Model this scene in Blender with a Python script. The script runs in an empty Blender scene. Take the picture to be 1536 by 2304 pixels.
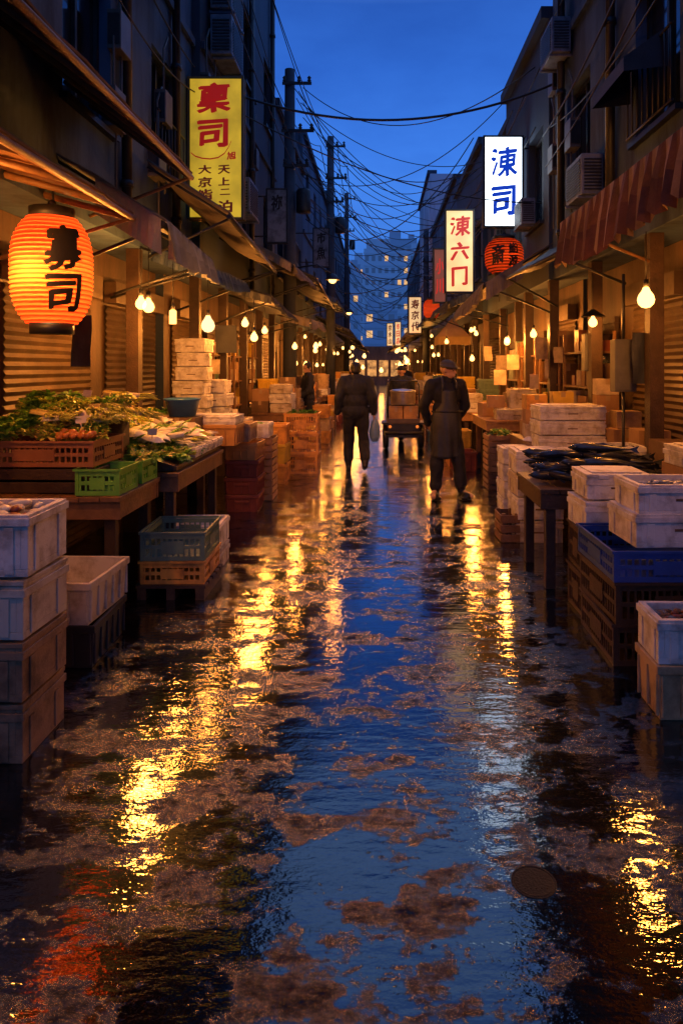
import bpy, math, random
from mathutils import Vector, Matrix, noise
R=random.Random(7)
sc=bpy.context.scene; col=sc.collection
U=R.uniform
# ---------------------------------------------------------------- helpers
WO={}; KIDS={}
class MB:
    def __init__(s): s.v=[];s.f=[];s.m=[];s.s=[]
    def add(s,vs,fs,m=0,sm=False):
        b=len(s.v); s.v+=[tuple(v) for v in vs]
        for f in fs:
            s.f.append(tuple(b+i for i in f)); s.m.append(m); s.s.append(sm)
    def box(s,x0,x1,y0,y1,z0,z1,m=0,M=None):
        v=[(x0,y0,z0),(x1,y0,z0),(x1,y1,z0),(x0,y1,z0),(x0,y0,z1),(x1,y0,z1),(x1,y1,z1),(x0,y1,z1)]
        if M is not None: v=[M@Vector(p) for p in v]
        s.add(v,[(0,3,2,1),(4,5,6,7),(0,1,5,4),(1,2,6,5),(2,3,7,6),(3,0,4,7)],m)
    def tube(s,pts,r,n=8,m=0,sm=True):
        pts=[Vector(p) for p in pts]
        if not isinstance(r,(list,tuple)): r=[r]*len(pts)
        vs=[];L=len(pts); ref=None
        for i,p in enumerate(pts):
            d=(pts[min(i+1,L-1)]-pts[max(i-1,0)])
            if d.length<1e-7: d=Vector((0,0,1))
            d.normalize()
            if ref is None:
                ref=Vector((0,0,1)) if abs(d.z)<.9 else Vector((1,0,0))
            a=d.cross(ref).normalized(); b=d.cross(a).normalized(); ref=a.cross(d) if a.cross(d).length>.1 else ref
            for k in range(n):
                t=2*math.pi*k/n
                vs.append(p+a*math.cos(t)*r[i]+b*math.sin(t)*r[i])
        fs=[]
        for i in range(L-1):
            for k in range(n):
                k2=(k+1)%n
                fs.append((i*n+k,i*n+k2,(i+1)*n+k2,(i+1)*n+k))
        b0=len(s.v); s.add(vs,fs,m,sm)
        s.f.append(tuple(b0+k for k in range(n))[::-1]); s.m.append(m); s.s.append(False)
        s.f.append(tuple(b0+(L-1)*n+k for k in range(n))); s.m.append(m); s.s.append(False)
    def lathe(s,c,prof,n=20,m=0,sm=True,M=None,mf=None):
        vs=[];L=len(prof)
        for r,z in prof:
            for k in range(n):
                t=2*math.pi*k/n; p=Vector((r*math.cos(t),r*math.sin(t),z))
                if M is not None: p=M@p
                vs.append(p+Vector(c))
        b=len(s.v); s.v+=[tuple(v) for v in vs]
        for i in range(L-1):
            mm=mf(i) if mf else m
            for k in range(n):
                s.f.append((b+i*n+k,b+i*n+(k+1)%n,b+(i+1)*n+(k+1)%n,b+(i+1)*n+k)); s.m.append(mm); s.s.append(sm)
    def ell(s,c,r,n=14,k=8,m=0,M=None):
        if not isinstance(r,(tuple,list)): r=(r,r,r)
        vs=[];fs=[]
        for i in range(k+1):
            ph=math.pi*i/k
            for j in range(n):
                t=2*math.pi*j/n
                p=Vector((r[0]*math.sin(ph)*math.cos(t),r[1]*math.sin(ph)*math.sin(t),r[2]*math.cos(ph)))
                if M is not None: p=M@p
                vs.append(p+Vector(c))
        for i in range(k):
            for j in range(n):
                j2=(j+1)%n
                if i==0: fs.append((0*n+j,n+j,n+j2))
                elif i==k-1: fs.append((i*n+j,(i+1)*n,i*n+j2))
                else: fs.append((i*n+j,(i+1)*n+j,(i+1)*n+j2,i*n+j2))
        vs2=[vs[0]]+vs[n:k*n]+[vs[k*n]]
        def mp(a):
            if a<n: return 0
            if a>=k*n: return len(vs2)-1
            return a-n+1
        s.add(vs2,[tuple(mp(a) for a in f) for f in fs],m,True)
def setp(o,P):
    for k,v in P.items(): o[k]=v
def mk(mb,name,mats,parent=None,origin=None,bevel=0,**P):
    if origin is None:
        xs=[v[0] for v in mb.v];ys=[v[1] for v in mb.v];zs=[v[2] for v in mb.v]
        origin=((min(xs)+max(xs))/2,(min(ys)+max(ys))/2,min(zs))
    O=Vector(origin)
    me=bpy.data.meshes.new(name)
    me.from_pydata([tuple(Vector(v)-O) for v in mb.v],[],mb.f)
    for m in (mats if isinstance(mats,(list,tuple)) else [mats]): me.materials.append(m)
    me.polygons.foreach_set('material_index',mb.m); me.polygons.foreach_set('use_smooth',mb.s)
    me.update()
    o=bpy.data.objects.new(name,me); col.objects.link(o)
    if parent: o.parent=parent; o.location=O-WO[parent.name]; KIDS.setdefault(parent.name,[]).append(o)
    else: o.location=O
    WO[o.name]=O
    if bevel:
        b=o.modifiers.new('b','BEVEL'); b.width=bevel; b.segments=2; b.limit_method='ANGLE'; b.angle_limit=math.radians(50)
    setp(o,P); return o
def empty(name,loc,parent=None,**P):
    o=bpy.data.objects.new(name,None); o.empty_display_size=.1; col.objects.link(o)
    if parent: o.parent=parent; o.location=Vector(loc)-WO[parent.name]; KIDS.setdefault(parent.name,[]).append(o)
    else: o.location=loc
    WO[o.name]=Vector(loc); setp(o,P); return o
def dup(o,parent=None):
    n=o.copy(); col.objects.link(n)
    if parent: n.parent=parent; KIDS.setdefault(parent.name,[]).append(n)
    for c in KIDS.get(o.name,[]): dup(c,n)
    return n
PROTO={}
def place(key,maker,loc,rz=0,rot=None,scale=None,**P):
    if key not in PROTO: o=maker(); PROTO[key]=o
    else: o=dup(PROTO[key])
    o.location=loc; o.rotation_euler=rot if rot else (0,0,rz)
    o.scale=scale if scale else (1,1,1)
    setp(o,P); return o
def bake(o,disp=0,dscale=12):
    bpy.context.view_layer.update()
    dg=bpy.context.evaluated_depsgraph_get(); dg.update()
    me=bpy.data.meshes.new_from_object(o.evaluated_get(dg)); o.modifiers.clear(); o.data=me
    for p in me.polygons: p.use_smooth=True
    if disp:
        for v in me.vertices:
            q=Vector((v.co.x*dscale,v.co.y*dscale,v.co.z*dscale*.6))
            v.co+=v.normal*disp*(noise.noise(q)+.5*noise.noise(q*2.3))
    return o
# ---------------------------------------------------------------- materials
def mat(name,c,rough=.6,var=.3,scale=5,bump=0,bscale=40,metal=0,emit=None,es=0,spec=.5,streak=False,dirt=None,lines=None,trans=0):
    m=bpy.data.materials.new(name); m.use_nodes=True; nt=m.node_tree; N=nt.nodes; L=nt.links
    b=N['Principled BSDF']; g=N.new('ShaderNodeNewGeometry')
    mp=N.new('ShaderNodeMapping'); L.new(g.outputs['Position'],mp.inputs['Vector'])
    if streak: mp.inputs['Scale'].default_value=(1,1,.18)
    n=N.new('ShaderNodeTexNoise'); n.inputs['Scale'].default_value=scale; n.inputs['Detail'].default_value=6; n.inputs['Roughness'].default_value=.65
    L.new(mp.outputs[0],n.inputs['Vector'])
    r=N.new('ShaderNodeValToRGB'); r.color_ramp.elements[0].position=.3; r.color_ramp.elements[1].position=.72
    lo=[max(0,x*(1-var)) for x in c] if dirt is None else dirt
    r.color_ramp.elements[0].color=(*lo,1); r.color_ramp.elements[1].color=(*[min(1,x*(1+var*.6)) for x in c],1)
    if dirt is not None: r.color_ramp.elements[0].position=.33; r.color_ramp.elements[1].position=.55
    L.new(n.outputs['Fac'],r.inputs[0]); src=r.outputs[0]; L.new(src,b.inputs['Base Color'])
    b.inputs['Roughness'].default_value=rough; b.inputs['Metallic'].default_value=metal; b.inputs['Specular IOR Level'].default_value=spec
    if bump or lines:
        n2=N.new('ShaderNodeTexNoise'); n2.inputs['Scale'].default_value=bscale; n2.inputs['Detail'].default_value=4
        L.new(g.outputs['Position'],n2.inputs['Vector'])
        bp=N.new('ShaderNodeBump'); bp.inputs['Strength'].default_value=max(bump,.05); bp.inputs['Distance'].default_value=.01
        L.new(n2.outputs['Fac'],bp.inputs['Height']); L.new(bp.outputs[0],b.inputs['Normal'])
        if lines:
            w=N.new('ShaderNodeTexWave'); w.bands_direction=lines[0]; w.wave_profile='SAW'; w.inputs['Scale'].default_value=lines[1]; w.inputs['Distortion'].default_value=.0
            L.new(g.outputs['Position'],w.inputs['Vector'])
            b2=N.new('ShaderNodeBump'); b2.inputs['Strength'].default_value=.8; b2.inputs['Distance'].default_value=.03
            L.new(w.outputs['Fac'],b2.inputs['Height']); L.new(bp.outputs[0],b2.inputs['Normal']); L.new(b2.outputs[0],b.inputs['Normal'])
    if emit: b.inputs['Emission Color'].default_value=(*emit,1); b.inputs['Emission Strength'].default_value=es
    if trans:
        t=N.new('ShaderNodeBsdfTranslucent'); L.new(src,t.inputs[0]); ms=N.new('ShaderNodeMixShader'); ms.inputs[0].default_value=trans
        L.new(b.outputs[0],ms.inputs[1]); L.new(t.outputs[0],ms.inputs[2]); L.new(ms.outputs[0],N['Material Output'].inputs[0])
    return m
def emis(name,c,s,var=0,base=(.05,.05,.05)):
    m=bpy.data.materials.new(name); m.use_nodes=True; nt=m.node_tree; N=nt.nodes; L=nt.links
    b=N['Principled BSDF']; b.inputs['Base Color'].default_value=(*base,1); b.inputs['Emission Strength'].default_value=s
    b.inputs['Emission Color'].default_value=(*c,1)
    if var:
        g=N.new('ShaderNodeNewGeometry'); n=N.new('ShaderNodeTexNoise'); n.inputs['Scale'].default_value=3.2; n.inputs['Detail'].default_value=5
        L.new(g.outputs['Position'],n.inputs['Vector']); r=N.new('ShaderNodeValToRGB')
        r.color_ramp.elements[0].position=.3; r.color_ramp.elements[1].position=.65
        r.color_ramp.elements[0].color=(*[x*(1-var) for x in c],1); r.color_ramp.elements[1].color=(*c,1)
        L.new(n.outputs['Fac'],r.inputs[0]); L.new(r.outputs[0],b.inputs['Emission Color'])
    return m
def glassbulb(name,c,s):
    m=bpy.data.materials.new(name); m.use_nodes=True; nt=m.node_tree; N=nt.nodes; L=nt.links
    N.remove(N['Principled BSDF']); e=N.new('ShaderNodeEmission'); e.inputs[0].default_value=(*c,1); e.inputs[1].default_value=s
    t=N.new('ShaderNodeBsdfTransparent'); t.inputs[0].default_value=(.9,.9,.9,1); a=N.new('ShaderNodeAddShader'); L.new(e.outputs[0],a.inputs[0]); L.new(t.outputs[0],a.inputs[1]); L.new(a.outputs[0],N['Material Output'].inputs[0])
    return m
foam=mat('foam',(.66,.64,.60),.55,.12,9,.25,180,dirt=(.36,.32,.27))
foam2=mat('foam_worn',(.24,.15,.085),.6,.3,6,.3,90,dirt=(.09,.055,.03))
foamw=mat('foam_tray',(.52,.47,.38),.5,.15,7,.2,120,dirt=(.26,.20,.13))
cream=mat('cream_plastic',(.42,.30,.16),.45,.2,6,.1,60,dirt=(.2,.13,.06))
tan=mat('tan_plastic',(.50,.26,.07),.45,.3,6,.1,60)
orangep=mat('orange_plastic',(.56,.27,.045),.42,.3,6,.1,60,dirt=(.28,.12,.025))
redp=mat('red_brown_plastic',(.20,.045,.02),.45,.4,6,.1,60)
greenp=mat('green_plastic',(.14,.42,.05),.4,.3,6,.1,60)
tealp=mat('grey_green_plastic',(.12,.20,.15),.45,.3,6,.1,60)
bluep=mat('blue_plastic',(.025,.08,.34),.38,.3,6,.1,60)
darkp=mat('dark_plastic',(.035,.033,.03),.4,.4,6,.1,60)
yp=mat('yellow_plastic',(.64,.42,.04),.4)
wood=mat('old_wood',(.20,.10,.04),.5,.5,7,.5,60)
woodd=mat('dark_wood',(.055,.03,.015),.55,.5,7,.5,60)
woodl=mat('pale_wood',(.44,.24,.08),.5,.4,7,.4,60)
card=mat('cardboard',(.36,.21,.10),.75,.25,5,.2,80)
cardd=mat('wet_cardboard',(.15,.085,.04),.6,.4,5,.3,80)
tape=mat('tape',(.35,.25,.14),.3,.1)
metald=mat('dark_metal',(.03,.032,.036),.45,.4,8,.1,30,metal=.4)
steel=mat('steel',(.6,.57,.52),.3,.3,8,.15,20,metal=.8)
greym=mat('grey_box_paint',(.10,.098,.09),.5,.3,8,.1,20)
black=mat('black',(.012,.012,.013),.5,.3)
rubber=mat('rubber',(.014,.014,.016),.3,.3,10,.1,40)
canvb=mat('brown_canvas',(.13,.06,.027),.7,.5,3,.3,50)
canvd=mat('dark_canvas',(.028,.033,.048),.6,.5,3,.3,50)
canvg=mat('grey_canvas',(.17,.19,.21),.7,.4,3,.3,50,trans=.08)
canvt=mat('tan_canvas',(.15,.125,.10),.7,.5,3,.3,50)
canvblue=mat('blue_canvas',(.045,.08,.145),.6,.4,3,.3,50)
canvr=mat('red_stripe_canvas',(.095,.034,.024),.75,.5,5,.4,50,trans=.12)
canvw=mat('pale_stripe_canvas',(.20,.125,.085),.75,.5,5,.4,50,trans=.12)
plA=mat('stained_plaster_cool_tint',(.045,.085,.145),.8,.5,1.6,.7,14,streak=True,dirt=(.009,.019,.036))  # stains, plus a blue tint in the colour to cancel warm bulb light
plB=mat('ribbed_siding',(.030,.054,.095),.7,.4,1.5,.3,20,streak=True,lines=('Z',1.7))
plC=mat('grey_render_cool_tint',(.043,.080,.14),.8,.5,1.6,.7,14,streak=True,dirt=(.009,.019,.036))  # base colour pushed blue as well, standing in for cooler dusk light
plD=mat('dark_render',(.025,.044,.077),.8,.4,1.5,.4,14,streak=True)
plW=mat('pale_render',(.36,.40,.47),.8,.3,1.5,.3,14,streak=True,dirt=(.16,.18,.23))
gfw=mat('shopfront_wall',(.12,.07,.036),.6,.6,3,.4,25,streak=True)
shut=mat('shutter',(.12,.08,.048),.42,.5,4,.1,30,metal=.3)
glass=mat('window_glass',(.01,.013,.02),.08,.3,2,spec=.8)
concrete=mat('pole_concrete',(.04,.05,.07),.8,.3,5,.3,30)
paper=mat('paper',(.52,.42,.30),.8,.4,8)
red=mat('red_veg',(.52,.17,.03),.35,.5,30)
g1=mat('leaf_dark',(.09,.28,.035),.4,.4,25,trans=.2)
g2=mat('leaf_mid',(.28,.55,.06),.4,.4,25,trans=.2)
g3=mat('leaf_yellow',(.62,.64,.10),.4,.3,25,trans=.2)
wv=mat('white_veg',(.74,.70,.52),.4,.2,25)
wy=mat('yellow_veg',(.76,.62,.18),.4,.3,25)
purp=mat('purple_veg',(.09,.03,.05),.35,.4,25)
fishm=mat('fish_skin',(.025,.032,.045),.22,.5,20,.1,60,metal=.2)
fishb=mat('fish_belly',(.16,.18,.21),.25,.4,20,.1,60,metal=.2)
icem=mat('crushed_ice',(.5,.52,.55),.25,.2,40,.6,80)
skin=mat('skin',(.45,.25,.16),.5,.15,8)
jack=mat('jacket_cloth',(.013,.017,.027),.8,.4,9,.4,60)
jack2=mat('work_shirt_cloth',(.010,.011,.014),.8,.4,9,.4,60)
trou=mat('trouser_cloth',(.010,.012,.018),.8,.4,9,.4,60)
apr=mat('apron_cloth',(.030,.034,.040),.5,.5,7,.4,40)
hairm=mat('hair',(.008,.007,.007),.5,.3,40,.4,90)
bagm=mat('plastic_bag',(.16,.27,.42),.3,.3,10,.4,20)
# ---------------------------------------------------------------- glyphs
def glyph(ch,bold=.010):
    cu=bpy.data.curves.new('t','FONT'); cu.body=ch; cu.size=1; cu.offset=bold; cu.resolution_u=4
    o=bpy.data.objects.new('t',cu); col.objects.link(o); bpy.context.view_layer.update()
    dg=bpy.context.evaluated_depsgraph_get(); me=bpy.data.meshes.new_from_object(o.evaluated_get(dg))
    V=[v.co.copy() for v in me.vertices]; F=[tuple(p.vertices) for p in me.polygons]
    bpy.data.objects.remove(o); bpy.data.meshes.remove(me)
    if not V: return [],[]
    x0=min(v.x for v in V);x1=max(v.x for v in V);y0=min(v.y for v in V);y1=max(v.y for v in V)
    def wob(a,b):
        return (a+.02*math.sin(b*7)+.015*math.sin(a*9), b+.10*a+.02*math.sin(a*8))
    return [wob((v.x-x0)/max(x1-x0,.01)-.5,(v.y-y0)/max(y1-y0,.01)-.5) for v in V],F
GC={}
for ch in '稟司氵東六冂寡斎旭大京鮨店天上二泊寿代水山市日小川祢魚源': GC[ch]=glyph(ch)
def letters(mb,items,y,m=0,bold=.026):
    for ch,cx,cz,w_,h_ in items:
        V,F=GC[ch]; bx=bold*min(1,h_/max(w_,.001)) if w_>=h_*.5 else bold*2.2
        for q,(dx,dz) in enumerate(((0,0),(bx,.2*bold),(-bx,-.2*bold),(.6*bx,bold*.6),(-.6*bx,-bold*.6))):
            mb.add([(cx+(a+dx)*w_*.94,y-.00015*q,cz+(b+dz)*h_*.94) for a,b in V],F,m)
# ---------------------------------------------------------------- people
def limb(mb,pts,rad):
    pts=[Vector(p) for p in pts]; mb.tube(pts,rad,14)
    for p,r_ in zip(pts,rad): mb.ell(p,r_,12,8)
def hand(mb,wr,dr,out,curl):
    wr=Vector(wr); d=Vector(dr).normalized(); s=Vector(out).normalized(); s=(s-d*s.dot(d)).normalized(); n=d.cross(s)
    c=wr+d*.045; 
    Mx=Matrix((s,n,d)).transposed(); mb.ell(c,(.038,.017,.052),12,8,0,Mx)
    for k,l in enumerate((.062,.075,.070,.055)):
        b=wr+d*.082+s*(-.030+.020*k); p1=b+d*l*.5+n*curl*.3*l; p2=b+d*l*.8+n*curl*l
        mb.tube([b-d*.02,b,p1,p2],[.009,.0085,.008,.0065],8)
    b=wr+d*.03-s*.03; mb.tube([b,b-s*.025+d*.02,b-s*.03+d*.05+n*curl*.02],[.012,.010,.008],8)
def person(loc,rz,J,label,cloth,parts,sl=1.0,jk=1.0):
    b=MB(); hz=J['head']; Mh=Matrix.Rotation(J['yaw'],3,'Z')@Matrix.Rotation(J['pitch'],3,'X'); H=Vector(hz)
    b.ell(H+Mh@Vector((0,.008,.02)),(.076,.094,.098),16,12,0,Mh); b.ell(H+Mh@Vector((0,-.018,-.045)),(.058,.066,.07),14,10,0,Mh)
    b.ell(H+Mh@Vector((0,-.078,-.055)),(.022,.022,.020),10,8,0,Mh)
    b.tube([H+Mh@Vector((0,-.083,.012)),H+Mh@Vector((0,-.105,-.022))],[.009,.016],8); b.ell(H+Mh@Vector((0,-.098,-.024)),.014,8,6)
    b.ell(H+Mh@Vector((0,-.083,-.052)),(.024,.012,.006),10,6,0,Mh); b.ell(H+Mh@Vector((0,-.080,.028)),(.045,.014,.010),10,6,0,Mh)
    for s_ in (-1,1): b.ell(H+Mh@Vector((s_*.078,.012,-.01)),(.010,.022,.034),8,8,0,Mh)
    nk=Vector(J['neck']); limb(b,[nk,H+Vector((0,.02,-.05))],[.058,.052])
    b.ell(J['chest'],(.16*sl,.10,.17)); b.ell(J['waist'],(.13*sl,.09,.14)); b.ell(J['hip'],(.15*sl,.10,.12))
    limb(b,[J['shL'],J['shR']],[.055,.055]); limb(b,[J['shL'],nk,J['shR']],[.045,.055,.045])
    for s_ in 'LR':
        limb(b,[J['sh'+s_],J['el'+s_],J['wr'+s_]],[.050,.040,.027]); limb(b,[J['th'+s_],J['kn'+s_],J['an'+s_]],[.080,.052,.036])
        w_=Vector(J['wr'+s_]); e_=Vector(J['el'+s_]); hand(b,w_,(w_-e_).normalized()*.6+Vector((0,0,-.4)),(0,-1,0),.35 if s_=='R' else -.35)
        a=Vector(J['an'+s_]); ft=Vector(J['ft'+s_]); limb(b,[a,a+ft+Vector((0,0,-.045))],[.038,.03])
    o=mk(b,'person',skin,origin=(0,0,0),label=label,category='person')
    r_=o.modifiers.new('r','REMESH'); r_.mode='VOXEL'; r_.voxel_size=.0065; s2=o.modifiers.new('s','SMOOTH'); s2.iterations=2; bake(o)
    def child(mb,name,m,vox=.011,disp=.006,sm=4,dscale=12,**P):
        c=mk(mb,name,m,parent=o,origin=(0,0,0),**P); r_=c.modifiers.new('r','REMESH'); r_.mode='VOXEL'; r_.voxel_size=vox; q=c.modifiers.new('s','SMOOTH'); q.iterations=sm; bake(c,disp,dscale); return c
    for s_ in (-1,1):
        e=MB(); e.ell(H+Mh@Vector((s_*.030,-.080,.008)),(.012,.008,.007),8,6,0,Mh); mk(e,'eye',black,parent=o)
    j=MB(); j.ell(J['chest'],(.19*sl*jk,.135*jk,.19)); j.ell(J['waist'],(.18*sl*jk,.135*jk,.17)); 
    hp=Vector(J['hip']); j.ell(hp+Vector((0,0,.03-.06*(jk-1)*5)),(.185*sl*jk,.14*jk,.15)); limb(j,[J['shL'],nk+Vector((0,0,-.01)),J['shR']],[.070*jk,.066,.070*jk])
    for s_ in 'LR':
        e_=Vector(J['el'+s_]); w_=Vector(J['wr'+s_]); limb(j,[J['sh'+s_],e_,e_.lerp(w_,.93)],[.076*jk,.064*jk,.052*jk])
    child(j,'jacket',cloth['jacket'],disp=.020,dscale=9)
    t=MB(); t.ell(hp,(.165*sl,.12,.13))
    for s_ in 'LR': limb(t,[J['th'+s_],J['kn'+s_],Vector(J['kn'+s_]).lerp(Vector(J['an'+s_]),.8)],[.105,.084,.074])
    child(t,'trousers',cloth['trousers'],disp=.020,dscale=10)
    for s_ in 'LR':
        bt=MB(); a=Vector(J['an'+s_]); k=Vector(J['kn'+s_]); limb(bt,[k.lerp(a,.35),k.lerp(a,.6),a],[.070,.064,.052]); ft=Vector(J['ft'+s_])
        bt.ell(a+ft*.35+Vector((0,0,-.035)),(.050,.085,.045),12,8,0); limb(bt,[a+Vector((0,.02,-.045)),a+ft*.75+Vector((0,0,-.045))],[.045,.043])
        if abs(ft.z)<.02: bt.box(a.x-.04,a.x+.04,a.y-.02-.12,a.y+.06,a.z-.088,a.z-.05)
        child(bt,'rubber_boot',rubber,disp=.003,sm=3)
    if 'cap' in parts:
        c=MB(); c.ell(H+Mh@Vector((0,.01,.050)),(.090,.106,.075),16,10,0,Mh)
        c2=MB(); c2.lathe(H+Mh@Vector((0,-.010,.045)),[(.07,.012),(.128,-.006),(.130,.001),(.08,.024)],20,0,True,Mh)
        cc=child(c,'cap',cloth['cap'],disp=.003); mk(c2,'cap_brim',cloth['cap'],parent=cc)
    else:
        c=MB(); c.ell(H+Mh@Vector((0,.018,.032)),(.086,.098,.094),16,10,0,Mh); c.ell(H+Mh@Vector((0,.045,-.01)),(.075,.065,.075),16,10,0,Mh); child(c,'hair',hairm,disp=.006,dscale=40)
    if 'collar' in parts:
        c=MB(); c.lathe(nk+Vector((0,.0,-.01)),[(.086,-.02),(.074,.055),(.064,.055),(.076,-.02)],20); mk(c,'collar',cloth['jacket'],parent=o)
    if 'apron' in parts:
        a=MB(); v=[];n=22;m_=26; zt=1.32; zl=.50
        for k in range(m_+1):
            z=zt-(zt-zl)*k/m_; t_=min(1,max(0,(1.16-z)/.12))
            wr_=.75+.5*t_; rx=.18+.012*t_*(1.1-z); ry=.165+.012*math.sin(z*9)*t_
            for i in range(n+1):
                u=-1+2*i/n; th=u*wr_; fl=(1.1-z if z<1.1 else 0)
                x=math.sin(th)*(rx*(.72+.28*t_)+.012*fl*math.sin(u*11+1)); y=-math.cos(th)*ry-.022*math.sin(u*10+z*4)*fl
                v.append((x+J['hip'][0]*.5,y,z+.01*math.sin(u*6)*(k==m_)))
        a.add(v,[(k*(n+1)+i,k*(n+1)+i+1,(k+1)*(n+1)+i+1,(k+1)*(n+1)+i) for k in range(m_) for i in range(n)],0,True)
        ap=mk(a,'apron',apr,parent=o); q=ap.modifiers.new('s','SOLIDIFY'); q.thickness=.006
        for s_ in (-1,1):
            st=MB(); st.tube([(s_*.09,-.145,1.31),(s_*.085,-.13,1.40),(s_*.065,-.04,1.485)],.013,6); mk(st,'apron_strap',apr,parent=ap)
        st=MB(); st.tube([(-.20,-.05,1.06),(-.1,-.155,1.06),(0,-.175,1.06),(.1,-.155,1.06),(.20,-.05,1.06)],.010,6); mk(st,'apron_tie',black,parent=ap)
    o.location=loc; o.rotation_euler=(0,0,rz); return o
base=dict(head=(0,-.02,1.565),neck=(0,0,1.44),chest=(0,0,1.27),waist=(0,0,1.08),hip=(0,0,.93),shL=(-.18,0,1.385),shR=(.18,0,1.385))
J2=dict(base,head=(.015,-.03,1.56),hip=(-.015,0,.93),yaw=.85,pitch=.2,elL=(-.27,.06,1.12),wrL=(-.17,.16,.90),elR=(.255,.06,1.12),wrR=(.15,.17,.89),thL=(-.10,0,.86),knL=(-.12,-.01,.48),anL=(-.14,0,.09),thR=(.09,0,.86),knR=(.13,-.06,.48),anR=(.16,-.09,.09),ftL=(-.07,-.14,0),ftR=(.10,-.12,0))
person((.83,8.32,0),.22,J2,'person in cap, dark shirt and long apron, hands behind back',dict(jacket=jack2,trousers=trou,cap=mat('cap_cloth',(.06,.056,.05),.7)),('cap','apron','collar'),.96,1.02)
J1=dict(base,head=(0,-.035,1.55),yaw=.05,pitch=.15,elL=(-.255,.07,1.13),wrL=(-.28,-.02,.89),elR=(.255,.04,1.12),wrR=(.275,-.05,.89),thL=(-.10,0,.86),knL=(-.12,-.02,.46),anL=(-.13,.17,.15),thR=(.09,0,.86),knR=(.10,-.13,.48),anR=(.10,-.14,.09),ftL=(0,-.12,-.05),ftR=(0,-.15,0))
person((-.34,10.45,0),math.pi+.1,J1,'person walking away in dark jacket and boots carrying a bag',dict(jacket=jack,trousers=trou),('collar',),1.04,1.12)
m=MB(); m.lathe((0,0,0),[(0,-.30),(.06,-.30),(.10,-.24),(.105,-.16),(.07,-.06),(.025,-.0)],16); m.tube([(.0,0,-.02),(0,0,.04)],[.018,.012],6)
pb=mk(m,'plastic_bag',bagm,origin=(0,0,0),label='pale blue plastic bag held in a hand',category='bag'); pb.location=(-.05,10.5,.81); pb.scale=(.8,.45,1.2); bake(pb,.012,14)
J3=dict(base,yaw=.5,pitch=.2,elL=(-.24,-.05,1.12),wrL=(-.2,-.22,1.0),elR=(.24,-.05,1.12),wrR=(.2,-.22,1.0),thL=(-.09,0,.86),knL=(-.1,0,.48),anL=(-.11,0,.09),thR=(.09,0,.86),knR=(.1,0,.48),anR=(.11,0,.09),ftL=(0,-.15,0),ftR=(0,-.15,0))
p3=person((-1.45,14.2,0),-1.2,J3,'person in dark clothes working over a stall',dict(jacket=jack,trousers=trou,cap=trou),('collar',))
q=dup(p3); q.location=(.95,24,0); q.rotation_euler=(0,0,.4); q['label']='person in dark clothes standing beside stalls'
X,Y=.49,13.1
J5=dict(base,yaw=3.3,pitch=.1,elL=(-.24,.08,1.12),wrL=(-.2,.28,1.05),elR=(.24,.08,1.12),wrR=(.2,.28,1.05),thL=(-.09,0,.86),knL=(-.11,.35,.84),anL=(-.11,.38,.5),thR=(.09,0,.86),knR=(.11,.35,.84),anR=(.11,.38,.5),ftL=(0,.15,0),ftR=(0,.15,0))
person((X,Y+1.28,-.06),0,J5,'person in dark jacket driving the cart',dict(jacket=jack,trousers=trou,cap=trou),('cap',))
# ---------------------------------------------------------------- world
w=bpy.data.worlds.new('World'); sc.world=w; w.use_nodes=True; nt=w.node_tree; N=nt.nodes; L=nt.links
bg=N['Background']; tc=N.new('ShaderNodeTexCoord'); sx=N.new('ShaderNodeSeparateXYZ'); L.new(tc.outputs['Generated'],sx.inputs[0])
rp=N.new('ShaderNodeValToRGB'); L.new(sx.outputs['Z'],rp.inputs[0]); e=rp.color_ramp.elements
e[0].position=0; e[0].color=(.030,.10,.32,1)
e[1].position=1; e[1].color=(.06,.16,.55,1)
for p,c in ((.10,(.042,.145,.48)),(.20,(.052,.20,.69)),(.30,(.042,.18,.68)),(.40,(.028,.13,.55)),(.47,(.023,.105,.46)),(.53,(.22,.42,.85)),(.60,(.27,.48,.92)),(.70,(.12,.27,.72)),(.84,(.07,.18,.6))):
    x=e.new(p); x.color=(*c,1)
nz=N.new('ShaderNodeTexNoise'); nz.inputs['Scale'].default_value=2.6; nz.inputs['Detail'].default_value=7; nz.inputs['Roughness'].default_value=.6
mpw=N.new('ShaderNodeMapping'); mpw.inputs['Scale'].default_value=(1,1,2.5); L.new(tc.outputs['Generated'],mpw.inputs[0]); L.new(mpw.outputs[0],nz.inputs['Vector'])
r2=N.new('ShaderNodeValToRGB'); r2.color_ramp.elements[0].position=.33; r2.color_ramp.elements[0].color=(.66,.70,.78,1); r2.color_ramp.elements[1].position=.68; r2.color_ramp.elements[1].color=(1.0,1.0,1.0,1)
L.new(nz.outputs['Fac'],r2.inputs[0]); mx=N.new('ShaderNodeMix'); mx.data_type='RGBA'; mx.blend_type='MULTIPLY'; mx.inputs[0].default_value=1
L.new(rp.outputs[0],mx.inputs[6]); L.new(r2.outputs[0],mx.inputs[7]); L.new(mx.outputs[2],bg.inputs['Color']); bg.inputs['Strength'].default_value=1.3
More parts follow.
